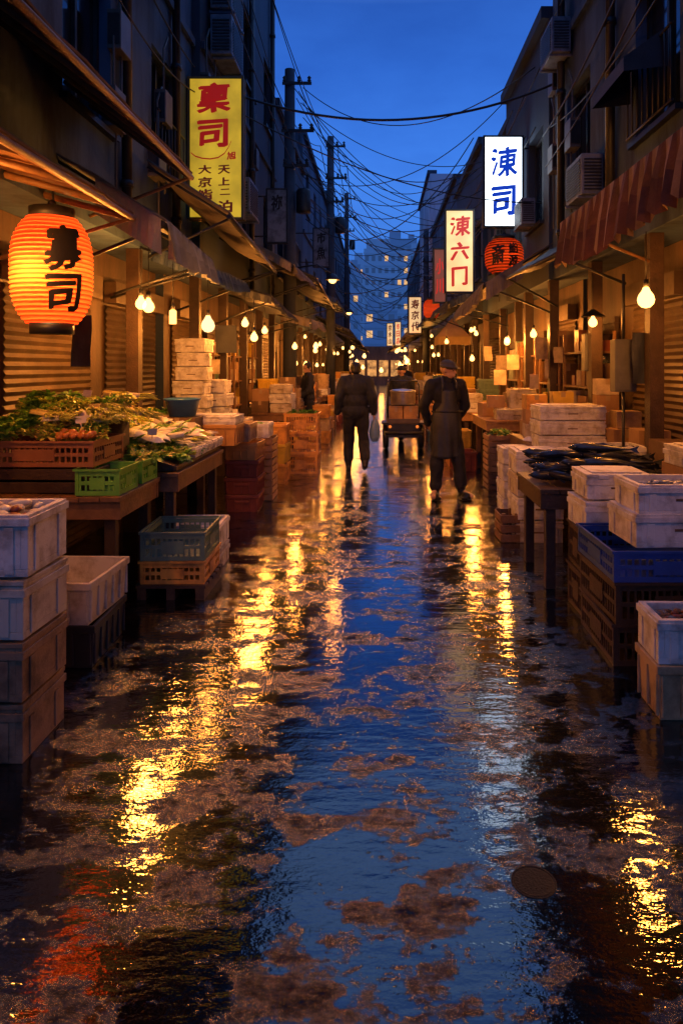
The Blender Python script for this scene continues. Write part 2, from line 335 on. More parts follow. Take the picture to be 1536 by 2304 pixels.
# ---------------------------------------------------------------- ground
def ground_mat():
    m=bpy.data.materials.new('wet_asphalt'); m.use_nodes=True; nt=m.node_tree; N=nt.nodes; L=nt.links
    N.remove(N['Principled BSDF']); out=N['Material Output']
    g=N.new('ShaderNodeNewGeometry')
    def noi(s,d,scl=(1,1,1),ro=.55):
        mp=N.new('ShaderNodeMapping'); mp.inputs['Scale'].default_value=scl; L.new(g.outputs['Position'],mp.inputs[0])
        n=N.new('ShaderNodeTexNoise'); n.inputs['Scale'].default_value=s; n.inputs['Detail'].default_value=d; n.inputs['Roughness'].default_value=ro
        L.new(mp.outputs[0],n.inputs['Vector']); return n.outputs['Fac']
    def ramp(src,a,b,c0=(0,0,0,1),c1=(1,1,1,1)):
        r=N.new('ShaderNodeValToRGB'); r.color_ramp.elements[0].position=a; r.color_ramp.elements[1].position=b
        r.color_ramp.elements[0].color=c0; r.color_ramp.elements[1].color=c1; L.new(src,r.inputs[0]); return r.outputs[0]
    def math_(op,a,b):
        n=N.new('ShaderNodeMath'); n.operation=op
        for i,x in enumerate((a,b)):
            if isinstance(x,(int,float)): n.inputs[i].default_value=x
            else: L.new(x,n.inputs[i])
        return n.outputs[0]
    dry=ramp(noi(3.0,10,(.8,1.3,1),.80),.52,.64)
    ag=noi(110,1,ro=.5); ag2=noi(50,2,ro=.6)
    rip=noi(6,2,(.46,1.5,1)); rip2=noi(24,3,(.6,1.4,1)); rip3=noi(75,2,(.8,1.2,1))
    h=math_('ADD',math_('MULTIPLY',rip,.0042),math_('MULTIPLY',rip2,.0017)); h=math_('ADD',h,math_('MULTIPLY',rip3,.00045))
    hd=math_('ADD',math_('MULTIPLY',ag,.0009),math_('MULTIPLY',ag2,.0018))
    hd=math_('MULTIPLY',hd,dry)
    h=math_('ADD',h,hd)
    bp=N.new('ShaderNodeBump'); bp.inputs['Distance'].default_value=1.0; bp.inputs['Strength'].default_value=1.0; L.new(h,bp.inputs['Height'])
    ro=math_('ADD',math_('MULTIPLY',dry,.01),.055)
    gl=N.new('ShaderNodeBsdfGlossy'); L.new(ro,gl.inputs['Roughness']); gl.inputs['Color'].default_value=(.90,.94,1.0,1); L.new(bp.outputs[0],gl.inputs['Normal'])
    df=N.new('ShaderNodeBsdfDiffuse'); df.inputs['Color'].default_value=(.003,.003,.0033,1); L.new(bp.outputs[0],df.inputs['Normal'])
    fr=N.new('ShaderNodeFresnel'); fr.inputs['IOR'].default_value=1.5
    f2=math_('MULTIPLY',fr.outputs[0],1.6); f2=math_('ADD',f2,.04)
    f2=math_('MULTIPLY',f2,math_('SUBTRACT',1.0,math_('MULTIPLY',dry,.80)))
    ms=N.new('ShaderNodeMixShader'); L.new(f2,ms.inputs[0]); L.new(df.outputs[0],ms.inputs[1]); L.new(gl.outputs[0],ms.inputs[2]); L.new(ms.outputs[0],out.inputs[0])
    return m
GM=ground_mat()
gm=MB(); gm.add([(-300,-60,0),(300,-60,0),(300,600,0),(-300,600,0)],[(0,1,2,3)])
mk(gm,'ground',GM,origin=(0,0,0),kind='structure',label='wet dark asphalt street with puddles',category='street')
# ---------------------------------------------------------------- signs
def sign(x0,x1,z0,z1,y,pm,groups,wallx,label,dep=.12,fm=None,arc=None,bold=.026):
    fm=fm or metald
    side=-1 if wallx<0 else 1
    mb=MB(); t=.02
    mb.box(x0,x1,y+.012,y+dep-.012,z0,z1)
    for a in (0,1):
        yy=(y,y+.03) if a==0 else (y+dep-.03,y+dep)
        mb.box(x0-t,x0+t*.6,yy[0],yy[1],z0-t,z1+t); mb.box(x1-t*.6,x1+t,yy[0],yy[1],z0-t,z1+t)
        mb.box(x0+t*.6,x1-t*.6,yy[0],yy[1],z1-t*.4,z1+t); mb.box(x0+t*.6,x1-t*.6,yy[0],yy[1],z0-t,z0+t*.4)
    o=mk(mb,'hanging_sign',fm,label=label,category='sign',bevel=.004)
    for a,b in ((y+.006,y+.0115),(y+dep-.0115,y+dep-.006)):
        p=MB(); p.box(x0+t*.6+.002,x1-t*.6-.002,a,b,z0+t*.4+.002,z1-t*.4-.002); mk(p,'panel',pm,parent=o)
    W=x1-x0;H=z1-z0
    for lm,items in groups:
        l=MB(); letters(l,[(c,x0+u*W,z0+v*H,a*W,b*H) for c,u,v,a,b in items],y+.002,bold=bold)
        if l.v: mk(l,'lettering',lm,parent=o)
    if arc:
        l=MB(); pts=[(x0+u*W,z0+v*H) for u,v in arc]; vs=[]
        for i,(a,b) in enumerate(pts): vs+=[(a,y+.0015,b-.008),(a,y+.0015,b+.008)]
        l.add(vs,[(2*i,2*i+2,2*i+3,2*i+1) for i in range(len(pts)-1)]); mk(l,'curved_stroke',groups[0][0],parent=o)
    xe=x0 if side<0 else x1
    if abs(wallx-xe)>.02:
        for zz in (z0+.12*(z1-z0),z1-.12*(z1-z0)):
            b=MB(); b.tube([(xe,y+dep/2,zz),(wallx,y+dep/2,zz)],.015,6); mk(b,'bracket',metald,parent=o)
    return o
lred=mat('red_paint',(.35,.015,.01),.5,.2,emit=(.40,.010,.006),es=.6); lred2=mat('red_letter',(.4,.02,.02),.5,.2,emit=(.5,.02,.015),es=.9)
lblue=mat('blue_letter',(.01,.04,.4),.5,.1,emit=(.005,.05,.55),es=.8); lblack=mat('black_letter',(.01,.008,.006),.6,.1)
lbrown=mat('brown_letter',(.06,.015,.008),.5,.2,emit=(.14,.010,.006),es=.5)
yel=emis('yellow_panel',(.62,.39,.022),.95,.5,(.4,.3,.05)); whi=emis('white_panel',(.74,.88,1.0),4.2,.12,(.7,.7,.7)); crm=emis('cream_panel',(1.0,.66,.26),1.15,.35,(.6,.5,.3))
crm2=emis('cream_panel_small',(1.0,.66,.30),.8,.3,(.6,.5,.3)); pinkp=emis('faded_pink_panel',(.25,.07,.05),.5,.4,(.2,.08,.06)); greyp=mat('unlit_panel',(.16,.18,.21),.6,.4,5,dirt=(.05,.055,.07))
sign(-2.27,-1.63,3.39,5.07,8.2,yel,[(lred,[('稟',.47,.86,.66,.22),('司',.45,.60,.60,.21),('旭',.80,.445,.18,.06)]),(lbrown,[('大',.30,.345,.26,.065),('京',.30,.255,.27,.075),('鮨',.30,.165,.30,.08),('店',.30,.075,.30,.075),('天',.66,.345,.24,.065),('上',.66,.26,.22,.06),('二',.68,.185,.2,.045),('泊',.68,.08,.28,.09)])],-2.3,'lit yellow vertical shop sign with red characters',fm=mat('sign_frame_ochre',(.2,.15,.04),.5),arc=[(.04,.465),(.12,.44),(.25,.425),(.4,.42),(.55,.43),(.67,.46),(.74,.50),(.80,.55)],bold=.038)
sign(1.59,2.16,3.70,5.04,10.2,whi,[(lblue,[('氵',.26,.72,.18,.31),('東',.60,.72,.54,.34),('司',.5,.28,.66,.35)])],2.25,'bright white vertical shop sign with blue characters',bold=.038)
sign(1.12,1.58,2.84,4.19,11.3,crm,[(lred2,[('氵',.25,.81,.19,.22),('東',.61,.81,.56,.25),('六',.5,.50,.70,.23),('冂',.5,.19,.60,.24)])],2.3,'lit cream vertical shop sign with red characters',bold=.038)
sign(.90,1.27,2.58,3.64,20,crm2,[(lbrown,[('寿',.5,.80,.66,.27),('京',.5,.5,.66,.25),('代',.5,.19,.64,.26)])],2.3,'lit cream sign with brown characters beside awnings')
sign(.39,.66,2.52,3.5,30,crm2,[(lbrown,[('京',.5,.8,.6,.26),('水',.5,.5,.6,.26),('山',.5,.2,.6,.26)])],2.3,'small lit cream sign with brown characters')
sign(.72,.97,2.5,3.5,29,crm2,[(lred2,[('市',.5,.8,.6,.26),('日',.5,.5,.6,.26),('店',.5,.2,.6,.26)])],2.3,'small lit cream sign with red characters')
sign(1.06,1.29,2.83,3.84,13,pinkp,[(lred2,[('小',.5,.68,.7,.3),('川',.5,.3,.7,.3)])],2.3,'faded dim pink sign with red characters')
sign(-1.95,-1.60,3.79,4.72,12,greyp,[(lblack,[('祢',.5,.75,.6,.3)])],-2.2,'unlit weathered grey sign on a dark wall')
sign(-1.70,-1.29,4.24,5.25,18,greyp,[(lblack,[('魚',.5,.35,.6,.35),('市',.5,.75,.6,.3)])],-2.2,'unlit grey sign with dark characters')
# ---------------------------------------------------------------- paper lantern
def lantern_mat(name,hot,edge,s,rib=1.0):
    m=bpy.data.materials.new(name); m.use_nodes=True; nt=m.node_tree; N=nt.nodes; L=nt.links
    N.remove(N['Principled BSDF']); out=N['Material Output']
    tc=N.new('ShaderNodeTexCoord'); sp=N.new('ShaderNodeSeparateXYZ'); L.new(tc.outputs['Generated'],sp.inputs[0])
    r=N.new('ShaderNodeValToRGB'); L.new(sp.outputs['Z'],r.inputs[0]); e=r.color_ramp.elements
    e[0].position=0; e[0].color=(*edge,1); e[1].position=1; e[1].color=(*edge,1)
    x=e.new(.42); x.color=(*hot,1); x=e.new(.72); x.color=(*[.5*(a+b) for a,b in zip(hot,edge)],1)
    em=N.new('ShaderNodeEmission'); L.new(r.outputs[0],em.inputs[0]); em.inputs[1].default_value=s*rib
    tr=N.new('ShaderNodeBsdfTranslucent'); tr.inputs[0].default_value=(.85*rib,.15*rib,.03*rib,1)
    df=N.new('ShaderNodeBsdfDiffuse'); df.inputs[0].default_value=(.4*rib,.05*rib,.02*rib,1)
    a1=N.new('ShaderNodeAddShader'); a2=N.new('ShaderNodeMixShader'); a2.inputs[0].default_value=.2
    L.new(tr.outputs[0],a2.inputs[1]); L.new(df.outputs[0],a2.inputs[2]); L.new(a2.outputs[0],a1.inputs[0]); L.new(em.outputs[0],a1.inputs[1]); L.new(a1.outputs[0],out.inputs[0])
    return m
def lantern(c,Rr,H,items,label,ang,power,hot,edge,s,ribs=24,cord=.3,off=(0,0),kc=(1,.5,.16),bold=.03,ribk=.35):
    cx,cy,cz=c
    def rad(t): return Rr*(1-abs(t)**3.2*.38)
    root=MB(); root.lathe((cx,cy,cz),[(0,H/2-.005),(Rr*.56,H/2-.005),(Rr*.56,H/2+.065),(Rr*.48,H/2+.067),(0,H/2+.067)],28)
    o=mk(root,'paper_lantern',black,label=label,category='lantern',origin=(cx,cy,cz-H/2-.06))
    rb=MB(); rb.lathe((cx,cy,cz),[(0,-H/2-.065),(Rr*.54,-H/2-.065),(Rr*.54,-H/2+.005),(0,-H/2+.005)],28); mk(rb,'bottom_ring',black,parent=o)
    sh=MB(); n=ribs*6; prof=[]
    for i in range(n+1):
        t=-1+2*i/n; prof.append((rad(t)*(1+.022*math.cos(i*2*math.pi/6)) ,t*H/2))
    sh.lathe(c,prof,48,mf=lambda i:1 if i%6 in (2,3) else 0); mk(sh,'paper_shade',[lantern_mat('lantern_paper',hot,edge,s),lantern_mat('lantern_rib',hot,edge,s,ribk)],parent=o)
    hk=MB(); hk.tube([(cx,cy,cz+H/2+.06),(cx,cy,cz+H/2+.08),(cx+.01,cy,cz+H/2+.1),(cx,cy,cz+H/2+cord)],.008,6); hk.ell((cx,cy,cz+H/2+.095),.028); mk(hk,'hanging_hook',metald,parent=o)
    if items:
        import bmesh
        t=MB(); letters(t,items,0,bold=bold)
        me=bpy.data.meshes.new('l'); me.from_pydata(t.v,[],t.f); bm=bmesh.new(); bm.from_mesh(me); bmesh.ops.triangulate(bm,faces=bm.faces[:])
        for _ in range(3):
            es=[e for e in bm.edges if e.calc_length()>.03]
            if es: bmesh.ops.subdivide_edges(bm,edges=es,cuts=1); bmesh.ops.triangulate(bm,faces=bm.faces[:])
        t2=MB(); bm.verts.index_update(); vs=[]
        for v in bm.verts:
            a=ang+v.co.x/Rr; rr=rad(max(-1,min(1,v.co.z/(H/2))))*1.027+.001-v.co.y
            vs.append((cx+math.sin(a)*rr,cy-math.cos(a)*rr,cz+v.co.z))
        t2.add(vs,[tuple(q.index for q in f.verts) for f in bm.faces]); bm.free(); mk(t2,'lettering',lblack,parent=o)
    l=bpy.data.lights.new('lantern_bulb','POINT'); l.energy=power; l.color=kc; l.shadow_soft_size=.04
    lo=bpy.data.objects.new('bulb',l); col.objects.link(lo); lo.parent=o; lo.location=(off[0],off[1],H/2+.04)
    return o
lantern((-2.05,4.3,2.20),.238,.66,[('寡',0,.125,.235,.29),('司',0,-.155,.22,.24)],'large glowing red-orange paper lantern with black characters',.74,14,(.66,.045,.006),(.62,.016,.004),1.1,cord=.22,off=(-.01,-.12),kc=(1,.56,.17),bold=.034)
lantern((1.89,10.25,3.25),.285,.50,[('斎',-.1,0,.21,.30),('鮨',.13,.09,.16,.17),('源',.13,-.09,.16,.17)],'dim red barrel lantern with black characters below a sign',-.15,1.4,(.20,.022,.006),(.07,.004,.002),.55,ribs=12,cord=.25,off=(0,-.1),kc=(1,.4,.1),ribk=.1)
lantern((1.25,16,2.95),.19,.42,None,'small red paper lantern among the awnings',0,.8,(.4,.04,.012),(.2,.01,.004),.6,ribs=14,cord=.25)
# ---------------------------------------------------------------- bulbs
bulbm=glassbulb('bulb_glow',(1,.50,.13),2.6); bulbsoft=glassbulb('bulb_soft',(1,.6,.25),1.3); tubem=glassbulb('tube_glow',(1,.45,.10),2.2)
LD={}
def blight(P,r):
    if (P,r) not in LD:
        l=bpy.data.lights.new('warm_bulb','POINT'); l.energy=P; l.color=(1,.32,.045); l.shadow_soft_size=r; LD[(P,r)]=l
    return LD[(P,r)]
def mk_bulb(r=.05,m=None,cord=.5,kind=0,P=48):
    def f():
        b=MB()
        b.tube([(0,0,r*1.5),(0,0,r*1.5+.055)],.018,10); b.tube([(0,0,r*1.5+.05),(0,0,cord)],.004,5)
        if kind==2: b.lathe((0,0,r*1.5+.05),[(.02,0.02),(.12,-.05),(.125,-.055),(.02,.01)],20)
        o=mk(b,'hanging_bulb',metald,origin=(0,0,0),label='lit bare warm light bulb hanging on a cord',category='light bulb',group='bulbs hanging over market stalls')
        g=MB(); pr=[(.0001,-r),(r*.5,-r*.88),(r*.87,-r*.5),(r,0),(r*.85,r*.55),(r*.5,r*1.05),(r*.3,r*1.5)]
        if kind==1: pr=[(.0001,-r*1.8),(r*.8,-r*1.75),(r*.8,r*1.2),(r*.4,r*1.5)]
        g.lathe((0,0,0),pr,14); mk(g,'glass_bulb',m or bulbm,parent=o)
        lo=bpy.data.objects.new('glowing_filament',blight(P,r*1.25)); col.objects.link(lo); lo.parent=o; KIDS[o.name].append(lo); return o
    return f
for x,y,z,k in [(-2.08,6.0,2.15,'a'),(-1.88,5.6,2.09,'a'),(-1.95,6.5,2.08,'c'),(-1.74,7.0,2.02,'b'),(-1.75,9,2.17,'a'),(-1.54,8.5,1.96,'a'),(-1.74,10.5,2.15,'a'),(-1.46,12,1.95,'a'),(-2.15,3.5,2.3,'p'),(-2.0,2.2,2.3,'n'),
                (1.96,5,2.09,'d'),(2.2,7,2.05,'s'),(2.16,9.5,2.05,'a'),(2.08,11,2.03,'a'),(2.0,10.6,1.98,'a'),(1.79,13,1.75,'a'),(1.63,20,1.93,'a'),(2.05,3.0,2.35,'n')]:
    if k=='a': place('bulb',mk_bulb(.048),(x,y,z))
    if k=='n': place('bulbn',mk_bulb(.045,P=24),(x,y,z))
    if k=='p': place('bulbp',mk_bulb(.05,P=50),(x,y,z))
    if k=='d': place('bulbd',mk_bulb(.062,P=52),(x,y,z),label='large lit globe bulb hanging under striped awning')
    if k=='s': place('bulbs',mk_bulb(.045,kind=2,P=36),(x,y,z),label='lit bulb with small tin shade by the wall')
    if k=='b': place('bulbb',mk_bulb(.07,bulbsoft,P=18),(x,y,z),label='large dim pear-shaped bulb under an awning')
    if k=='c': place('bulbc',mk_bulb(.042,tubem,kind=1,P=28),(x,y,z),label='lit cylindrical lamp hanging under an awning')
for i in range(42):
    y=13+U(0,1)*30; s=-1 if R.random()<.5 else 1
    if s<0 and y<14: continue
    big=R.random()<.3
    place('bulb2b' if big else 'bulb2',mk_bulb(.07 if big else .042,P=32 if big else 18),(s*U(.85 if y>22 else 1.25,2.1),y,U(1.5,2.6)))
for i in range(12): place('bulb3',mk_bulb(.14,P=55),(U(-2.4,2.4),U(46,61),U(1.3,3.1)))
def street_lamp(x,y,z,px,label):
    b=MB(); b.tube([(px,y,z+.25),(px+(x-px)*.6,y,z+.32),(x,y,z+.12)],.018,8); b.lathe((x,y,z),[(.02,.14),(.07,.12),(.15,.02),(.155,.0),(.14,.01),(.02,.10)],20)
    o=mk(b,'bracket_lamp',metald,label=label,category='street lamp')
    g=MB(); g.ell((x,y,z+.02),.085); mk(g,'glass_bulb',bulbm,parent=o)
    lo=bpy.data.objects.new('glowing_filament',blight(40,.05)); col.objects.link(lo); lo.parent=o; lo.location=Vector((x,y,z+.02))-WO[o.name]
street_lamp(-.93,14,3.37,-1.72,'lit shaded lamp on a bracket from the pole'); street_lamp(-.93,22,3.33,-1.4,'small lit lamp on a long bracket')
# ---------------------------------------------------------------- buildings
def building(name,side,y0,y1,H,xu,wm,label,gf=2.75,cols=None,depth=7,ledge=True,ww=.9,wh=1.3,shutters=True,zs=3.6):
    X=side*xu; XB=side*(xu+depth); XG=side*(xu+.45)
    root=empty(name,(X,(y0+y1)/2,0),label=label,category='building')
    n=cols if cols is not None else max(1,int((y1-y0)/2.1)); rows_=[]
    z=zs
    while z+wh<H-.4: rows_.append(z); z+=2.7
    holes=[]
    for r_ in rows_:
        for i in range(n):
            yc=y0+(y1-y0)*(i+.5)/n+U(-.12,.12); holes.append((yc-ww/2,yc+ww/2,r_,r_+wh))
    mb=MB(); ys=sorted({y0,y1}|{h[0] for h in holes}|{h[1] for h in holes}); zz=sorted({gf,H}|{h[2] for h in holes}|{h[3] for h in holes})
    for i in range(len(ys)-1):
        for j in range(len(zz)-1):
            a,b,c,d=ys[i],ys[i+1],zz[j],zz[j+1]; my=(a+b)/2; mz=(c+d)/2
            if any(h[0]<my<h[1] and h[2]<mz<h[3] for h in holes): continue
            q=[(X,a,c),(X,b,c),(X,b,d),(X,a,d)]; mb.add(q,[(0,1,2,3) if side<0 else (3,2,1,0)])
    D=side*.16
    for a,b,c,d in holes:
        for q in ([(X,a,c),(X+D,a,c),(X+D,a,d),(X,a,d)],[(X,b,c),(X+D,b,c),(X+D,b,d),(X,b,d)],[(X,a,c),(X,b,c),(X+D,b,c),(X+D,a,c)],[(X,a,d),(X,b,d),(X+D,b,d),(X+D,a,d)]): mb.add(q,[(0,1,2,3)])
    mb.add([(X,y0,gf),(XB,y0,gf),(XB,y0,H),(X,y0,H)],[(0,1,2,3)]); mb.add([(X,y1,gf),(XB,y1,gf),(XB,y1,H),(X,y1,H)],[(0,1,2,3)])
    mb.add([(XG,y0,0),(XB,y0,0),(XB,y0,gf),(XG,y0,gf)],[(0,1,2,3)]); mb.add([(XG,y1,0),(XB,y1,0),(XB,y1,gf),(XG,y1,gf)],[(0,1,2,3)])
    mb.add([(X,y0,gf),(X,y1,gf),(XG,y1,gf),(XG,y0,gf)],[(0,1,2,3)]); mb.add([(XB,y0,0),(XB,y1,0),(XB,y1,H),(XB,y0,H)],[(0,1,2,3)])
    mb.add([(X,y0,H),(X,y1,H),(XB,y1,H),(XB,y0,H)],[(0,1,2,3)])
    mk(mb,'wall',wm,parent=root)
    g=MB(); g.add([(XG,y0,0),(XG,y1,0),(XG,y1,gf-.003),(XG,y0,gf-.003)],[(0,1,2,3)]); mk(g,'shopfront_wall',gfw,parent=root)
    if ledge:
        l=MB(); a=X-side*.10; l.box(min(a,X+side*.3),max(a,X+side*.3),y0+.01,y1-.01,H+.003,H+.16); mk(l,'roof_edge',plD,parent=root)
        for r_ in rows_[1:]:
            l=MB(); a=X-side*.05; l.box(min(a,X-side*.003),max(a,X-side*.003),y0+.02,y1-.02,r_-.75,r_-.66); mk(l,'wall_ledge',wm,parent=root)
    for hi,(a,b,c,d) in enumerate(holes):
        f=MB(); xa=X+side*.10; xb=X+side*.15; x0,x1=min(xa,xb),max(xa,xb); t=.05
        f.box(x0,x1,a+.002,a+t,c+.002,d-.002); f.box(x0,x1,b-t,b-.002,c+.002,d-.002); f.box(x0,x1,a+t,b-t,c+.002,c+t); f.box(x0,x1,a+t,b-t,d-t,d-.002); f.box(x0,x1,(a+b)/2-.02,(a+b)/2+.02,c+t,d-t)
        f.box(min(X-side*.06,X+side*.1),max(X-side*.06,X+side*.1),a-.05,b+.05,c-.05,c-.003,0)
        wo=mk(f,'window',metald,parent=root)
        p=MB(); xx=X+side*.13; p.add([(xx,a+t,c+t),(xx,b-t,c+t),(xx,b-t,d-t),(xx,a+t,d-t)],[(0,1,2,3)]); mk(p,'pane',glass,parent=wo)
        if y0<9 and R.random()<.5:
            gr=MB(); xr=X-side*.07
            for k in range(9):
                yy=a+(b-a)*k/8; gr.tube([(xr,yy,c+.03),(xr,yy,c+.62)],.008,5)
            gr.tube([(xr,a-.03,c+.62),(xr,b+.03,c+.62)],.013,6); gr.tube([(xr,a-.03,c+.03),(xr,b+.03,c+.03)],.013,6); mk(gr,'window_rail',metald,parent=wo)
    m=max(1,round((y1-max(y0,1))/1.7)); ya=max(y0,1); st=(y1-ya)/m
    for i in range(m):
        c=MB(); yc=ya+i*st+.09; xc=X+side*.08
        if not (side<0 and yc<5.3):
            c.box(xc-.06,xc+.06,yc-.06,yc+.06,0,gf-.004); c.box(xc-.08,xc+.08,yc-.08,yc+.08,0,.2); mk(c,'column',woodd,parent=root)
        if shutters and ya+i*st<40:
            s_=MB(); a=ya+i*st+.25; b=ya+(i+1)*st-.12; xs=XG-side*.02; nn=34
            vs=[]
            for k in range(nn*2+1):
                z_=.02+2.2*k/(nn*2); xx=xs-side*(.022 if k%2 else 0); vs+=[(xx,a,z_),(xx,b,z_)]
            if i%3!=1 or (side<0 and a<5):
                s_.add(vs,[(2*k,2*k+1,2*k+3,2*k+2) for k in range(nn*2)]); s_.box(min(xs,xs-side*.12),max(xs,xs-side*.12),a-.02,b+.02,2.24,2.45)
                mk(s_,'roller_shutter',shut,parent=root)
            else:
                s_.box(min(xs,xs-side*.05),max(xs,xs-side*.05),a+.1,a+.17,0,2.1); s_.box(min(xs,xs-side*.05),max(xs,xs-side*.05),a+.83,a+.9,0,2.1); s_.box(min(xs,xs-side*.05),max(xs,xs-side*.05),a+.1,a+.9,2.103,2.17)
                s_.box(min(xs,xs-side*.03),max(xs,xs-side*.03),a+.173,a+.827,0.02,1.0); s_.box(min(xs,xs-side*.03),max(xs,xs-side*.03),a+.173,a+.827,1.98,2.1)
                do=mk(s_,'door',woodd,parent=root); p=MB(); p.box(min(xs,xs-side*.01),max(xs,xs-side*.01),a+.175,a+.825,1.002,1.978); mk(p,'door_pane',glass,parent=do)
    return root
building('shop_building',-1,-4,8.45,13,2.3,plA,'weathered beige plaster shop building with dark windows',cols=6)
building('shop_building',-1,8.45,14.6,10.0,2.2,plB,'dark ribbed-siding shop building above market stalls',cols=3)
building('shop_building',-1,14.6,20,7.2,2.2,plD,'low dark rendered shop building',cols=3)
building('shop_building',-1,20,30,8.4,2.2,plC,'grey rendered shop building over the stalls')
building('shop_building',-1,30,56,9.2,2.3,plD,'dark rendered shop building at the street end')
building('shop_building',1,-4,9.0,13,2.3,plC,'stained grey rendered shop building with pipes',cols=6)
building('shop_building',1,9.0,12,6.2,2.25,plD,'low dark shop building with metal roof',cols=2)
building('shop_building',1,12,15,5.9,2.4,plB,'ribbed-siding shop building over the stalls',cols=2)
building('shop_building',1,15,20,6.5,2.3,plD,'dark rendered two storey shop building',cols=3)
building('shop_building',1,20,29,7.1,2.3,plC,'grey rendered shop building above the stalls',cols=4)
building('shop_building',1,29,36,9.8,2.2,plW,'pale rendered taller shop building above the stalls',cols=3)
building('shop_building',1,36,56,8.6,2.4,plD,'dark shop building at the street end')
hz=mat('tower_wall_haze_glow',(.12,.15,.22),.8,.25,.12,emit=(.022,.066,.205),es=.68)  # blue emission on the wall stands in for distance haze
hz2=mat('tower_wall_pale_haze_glow',(.17,.21,.29),.8,.25,.12,emit=(.028,.082,.24),es=.7)  # paler wall with the same haze painted in as emission
hw=emis('tower_windows_lit',(1,.55,.2),1.2,.7); hwd=emis('tower_windows_haze_glow',(.018,.048,.15),.8)  # unlit panes also glow faintly blue to imitate haze
def tower(x0,x1,y,d,H,label,p=.12,wm=None):
    mb=MB(); mb.box(x0,x1,y,y+d,0,H); mb.box(x0+.6,x0+(x1-x0)*.45,y+1,y+d-1,H+.003,H+2.6); mb.box(x1-2.6,x1-.8,y+1,y+3,H+.003,H+1.5)
    for k in range(int(H/3)): mb.box(x0-.12,x1+.12,y-.35,y-.003,3*k+2.7,3*k+3.05)
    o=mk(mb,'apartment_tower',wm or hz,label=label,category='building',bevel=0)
    L1=MB();L2=MB(); nx=max(2,int((x1-x0)/1.6))
    for k in range(int(H/3)):
        for i in range(nx):
            a=x0+(x1-x0)*(i+.2)/nx; b=x0+(x1-x0)*(i+.75)/nx; t=L1 if R.random()<p else L2
            t.box(a,b,y-.03,y-.003,3*k+.9,3*k+2.2)
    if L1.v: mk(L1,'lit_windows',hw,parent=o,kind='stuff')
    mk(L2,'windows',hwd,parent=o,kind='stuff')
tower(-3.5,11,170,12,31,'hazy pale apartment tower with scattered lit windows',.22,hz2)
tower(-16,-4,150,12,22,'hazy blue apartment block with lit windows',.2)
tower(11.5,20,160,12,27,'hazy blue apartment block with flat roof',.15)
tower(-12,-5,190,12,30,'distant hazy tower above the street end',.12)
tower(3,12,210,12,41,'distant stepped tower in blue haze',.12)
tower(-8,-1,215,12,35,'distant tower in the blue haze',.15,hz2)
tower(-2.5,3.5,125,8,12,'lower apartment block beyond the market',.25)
mh=building('market_hall',1,64,72,3.5,-4,gfw,'low shop building closing the end of the market',depth=10,cols=0,shutters=False,gf=2.4)
litw=emis('lit_shopfront',(1,.42,.10),.9,.8)
for i in range(6):
    b=MB(); x0=-3.2+i*1.1; b.box(x0,x0+.85,63.9,63.96,.7,2.2); mk(b,'lit_shop_window',litw,parent=mh)
# ---------------------------------------------------------------- wall equipment
def ac(x,y,z,label,s=1):
    def f():
        b=MB(); b.box(-.14,.14,-.36,.36,0,.52)
        for yy in (-.28,.28): b.box(-.17,.17,yy-.02,yy+.02,-.04,-.0)
        o=mk(b,'air_conditioner',mat('ac_casing',(.13,.16,.21),.5,.3,6,dirt=(.05,.06,.09)),origin=(0,0,0),label=label,category='air conditioner',bevel=.012,group='air conditioners on the walls')
        g=MB()
        for k in range(12): g.box(-.150,-.141,-.3,.3,.05+k*.036,.068+k*.036)
        for k in range(12): g.box(.141,.150,-.3,.3,.05+k*.036,.068+k*.036)
        for k in range(10): g.box(-.11,.11,-.372,-.361,.05+k*.042,.07+k*.042)
        mk(g,'grille',metald,parent=o); return o
    return place('ac',f,(x,y,z),0,scale=(s,s,s),label=label)
ac(-2.03,9.2,5.65,'grey air conditioner on a bracket high on the wall'); ac(-2.03,9.2,6.25,'grey air conditioner stacked high on the wall')
ac(2.17,7.2,3.35,'grey air conditioner above an awning',.8); ac(-2.04,10.5,3.9,'grey air conditioner beside dark siding'); ac(2.1,9.8,3.6,'small air conditioner on dark wall',.7); ac(-2.04,16,4.0,'grey air conditioner on low building'); ac(-2.15,6.9,5.5,'grey air conditioner between upper windows',.9); ac(2.15,8.3,5.3,'grey air conditioner on high grey wall',.8)
b=MB(); x,y,z=2.29,5.8,4.3; b.add([(x,y-.4,z),(x-.35,y-.4,z-.25),(x-.35,y+.4,z-.25),(x,y+.4,z),(x,y-.4,z-.32),(x,y+.4,z-.32),(x-.35,y-.4,z-.36),(x-.35,y+.4,z-.36)],[(0,3,2,1),(0,1,6,4),(3,5,7,2),(1,2,7,6)])
mk(b,'window_hood',canvd,label='dark sloping metal hood over a window',category='window hood')
for x,y0,z1,lb in ((2.22,8.3,12,'dark vertical drainpipe on stained wall'),(-2.24,6.1,12,'thin vertical drainpipe on beige wall'),(2.24,4.6,12,'thin vertical conduit on grey wall'),(-2.14,13.9,9.6,'drainpipe at corner of ribbed building'),(2.24,6.6,12,'thin vertical pipe above awnings'),(-2.24,7.6,12,'narrow vertical pipe beside a sign'),(-2.14,11.6,9.6,'narrow vertical pipe on ribbed wall')):
    b=MB(); b.tube([(x,y0,2.9),(x,y0,z1)],.045,10)
    for k in range(5): b.tube([(x,y0,3.2+k*1.7),(x,y0,3.26+k*1.7)],.058,10)
    mk(b,'drainpipe',metald,label=lb,category='drainpipe')
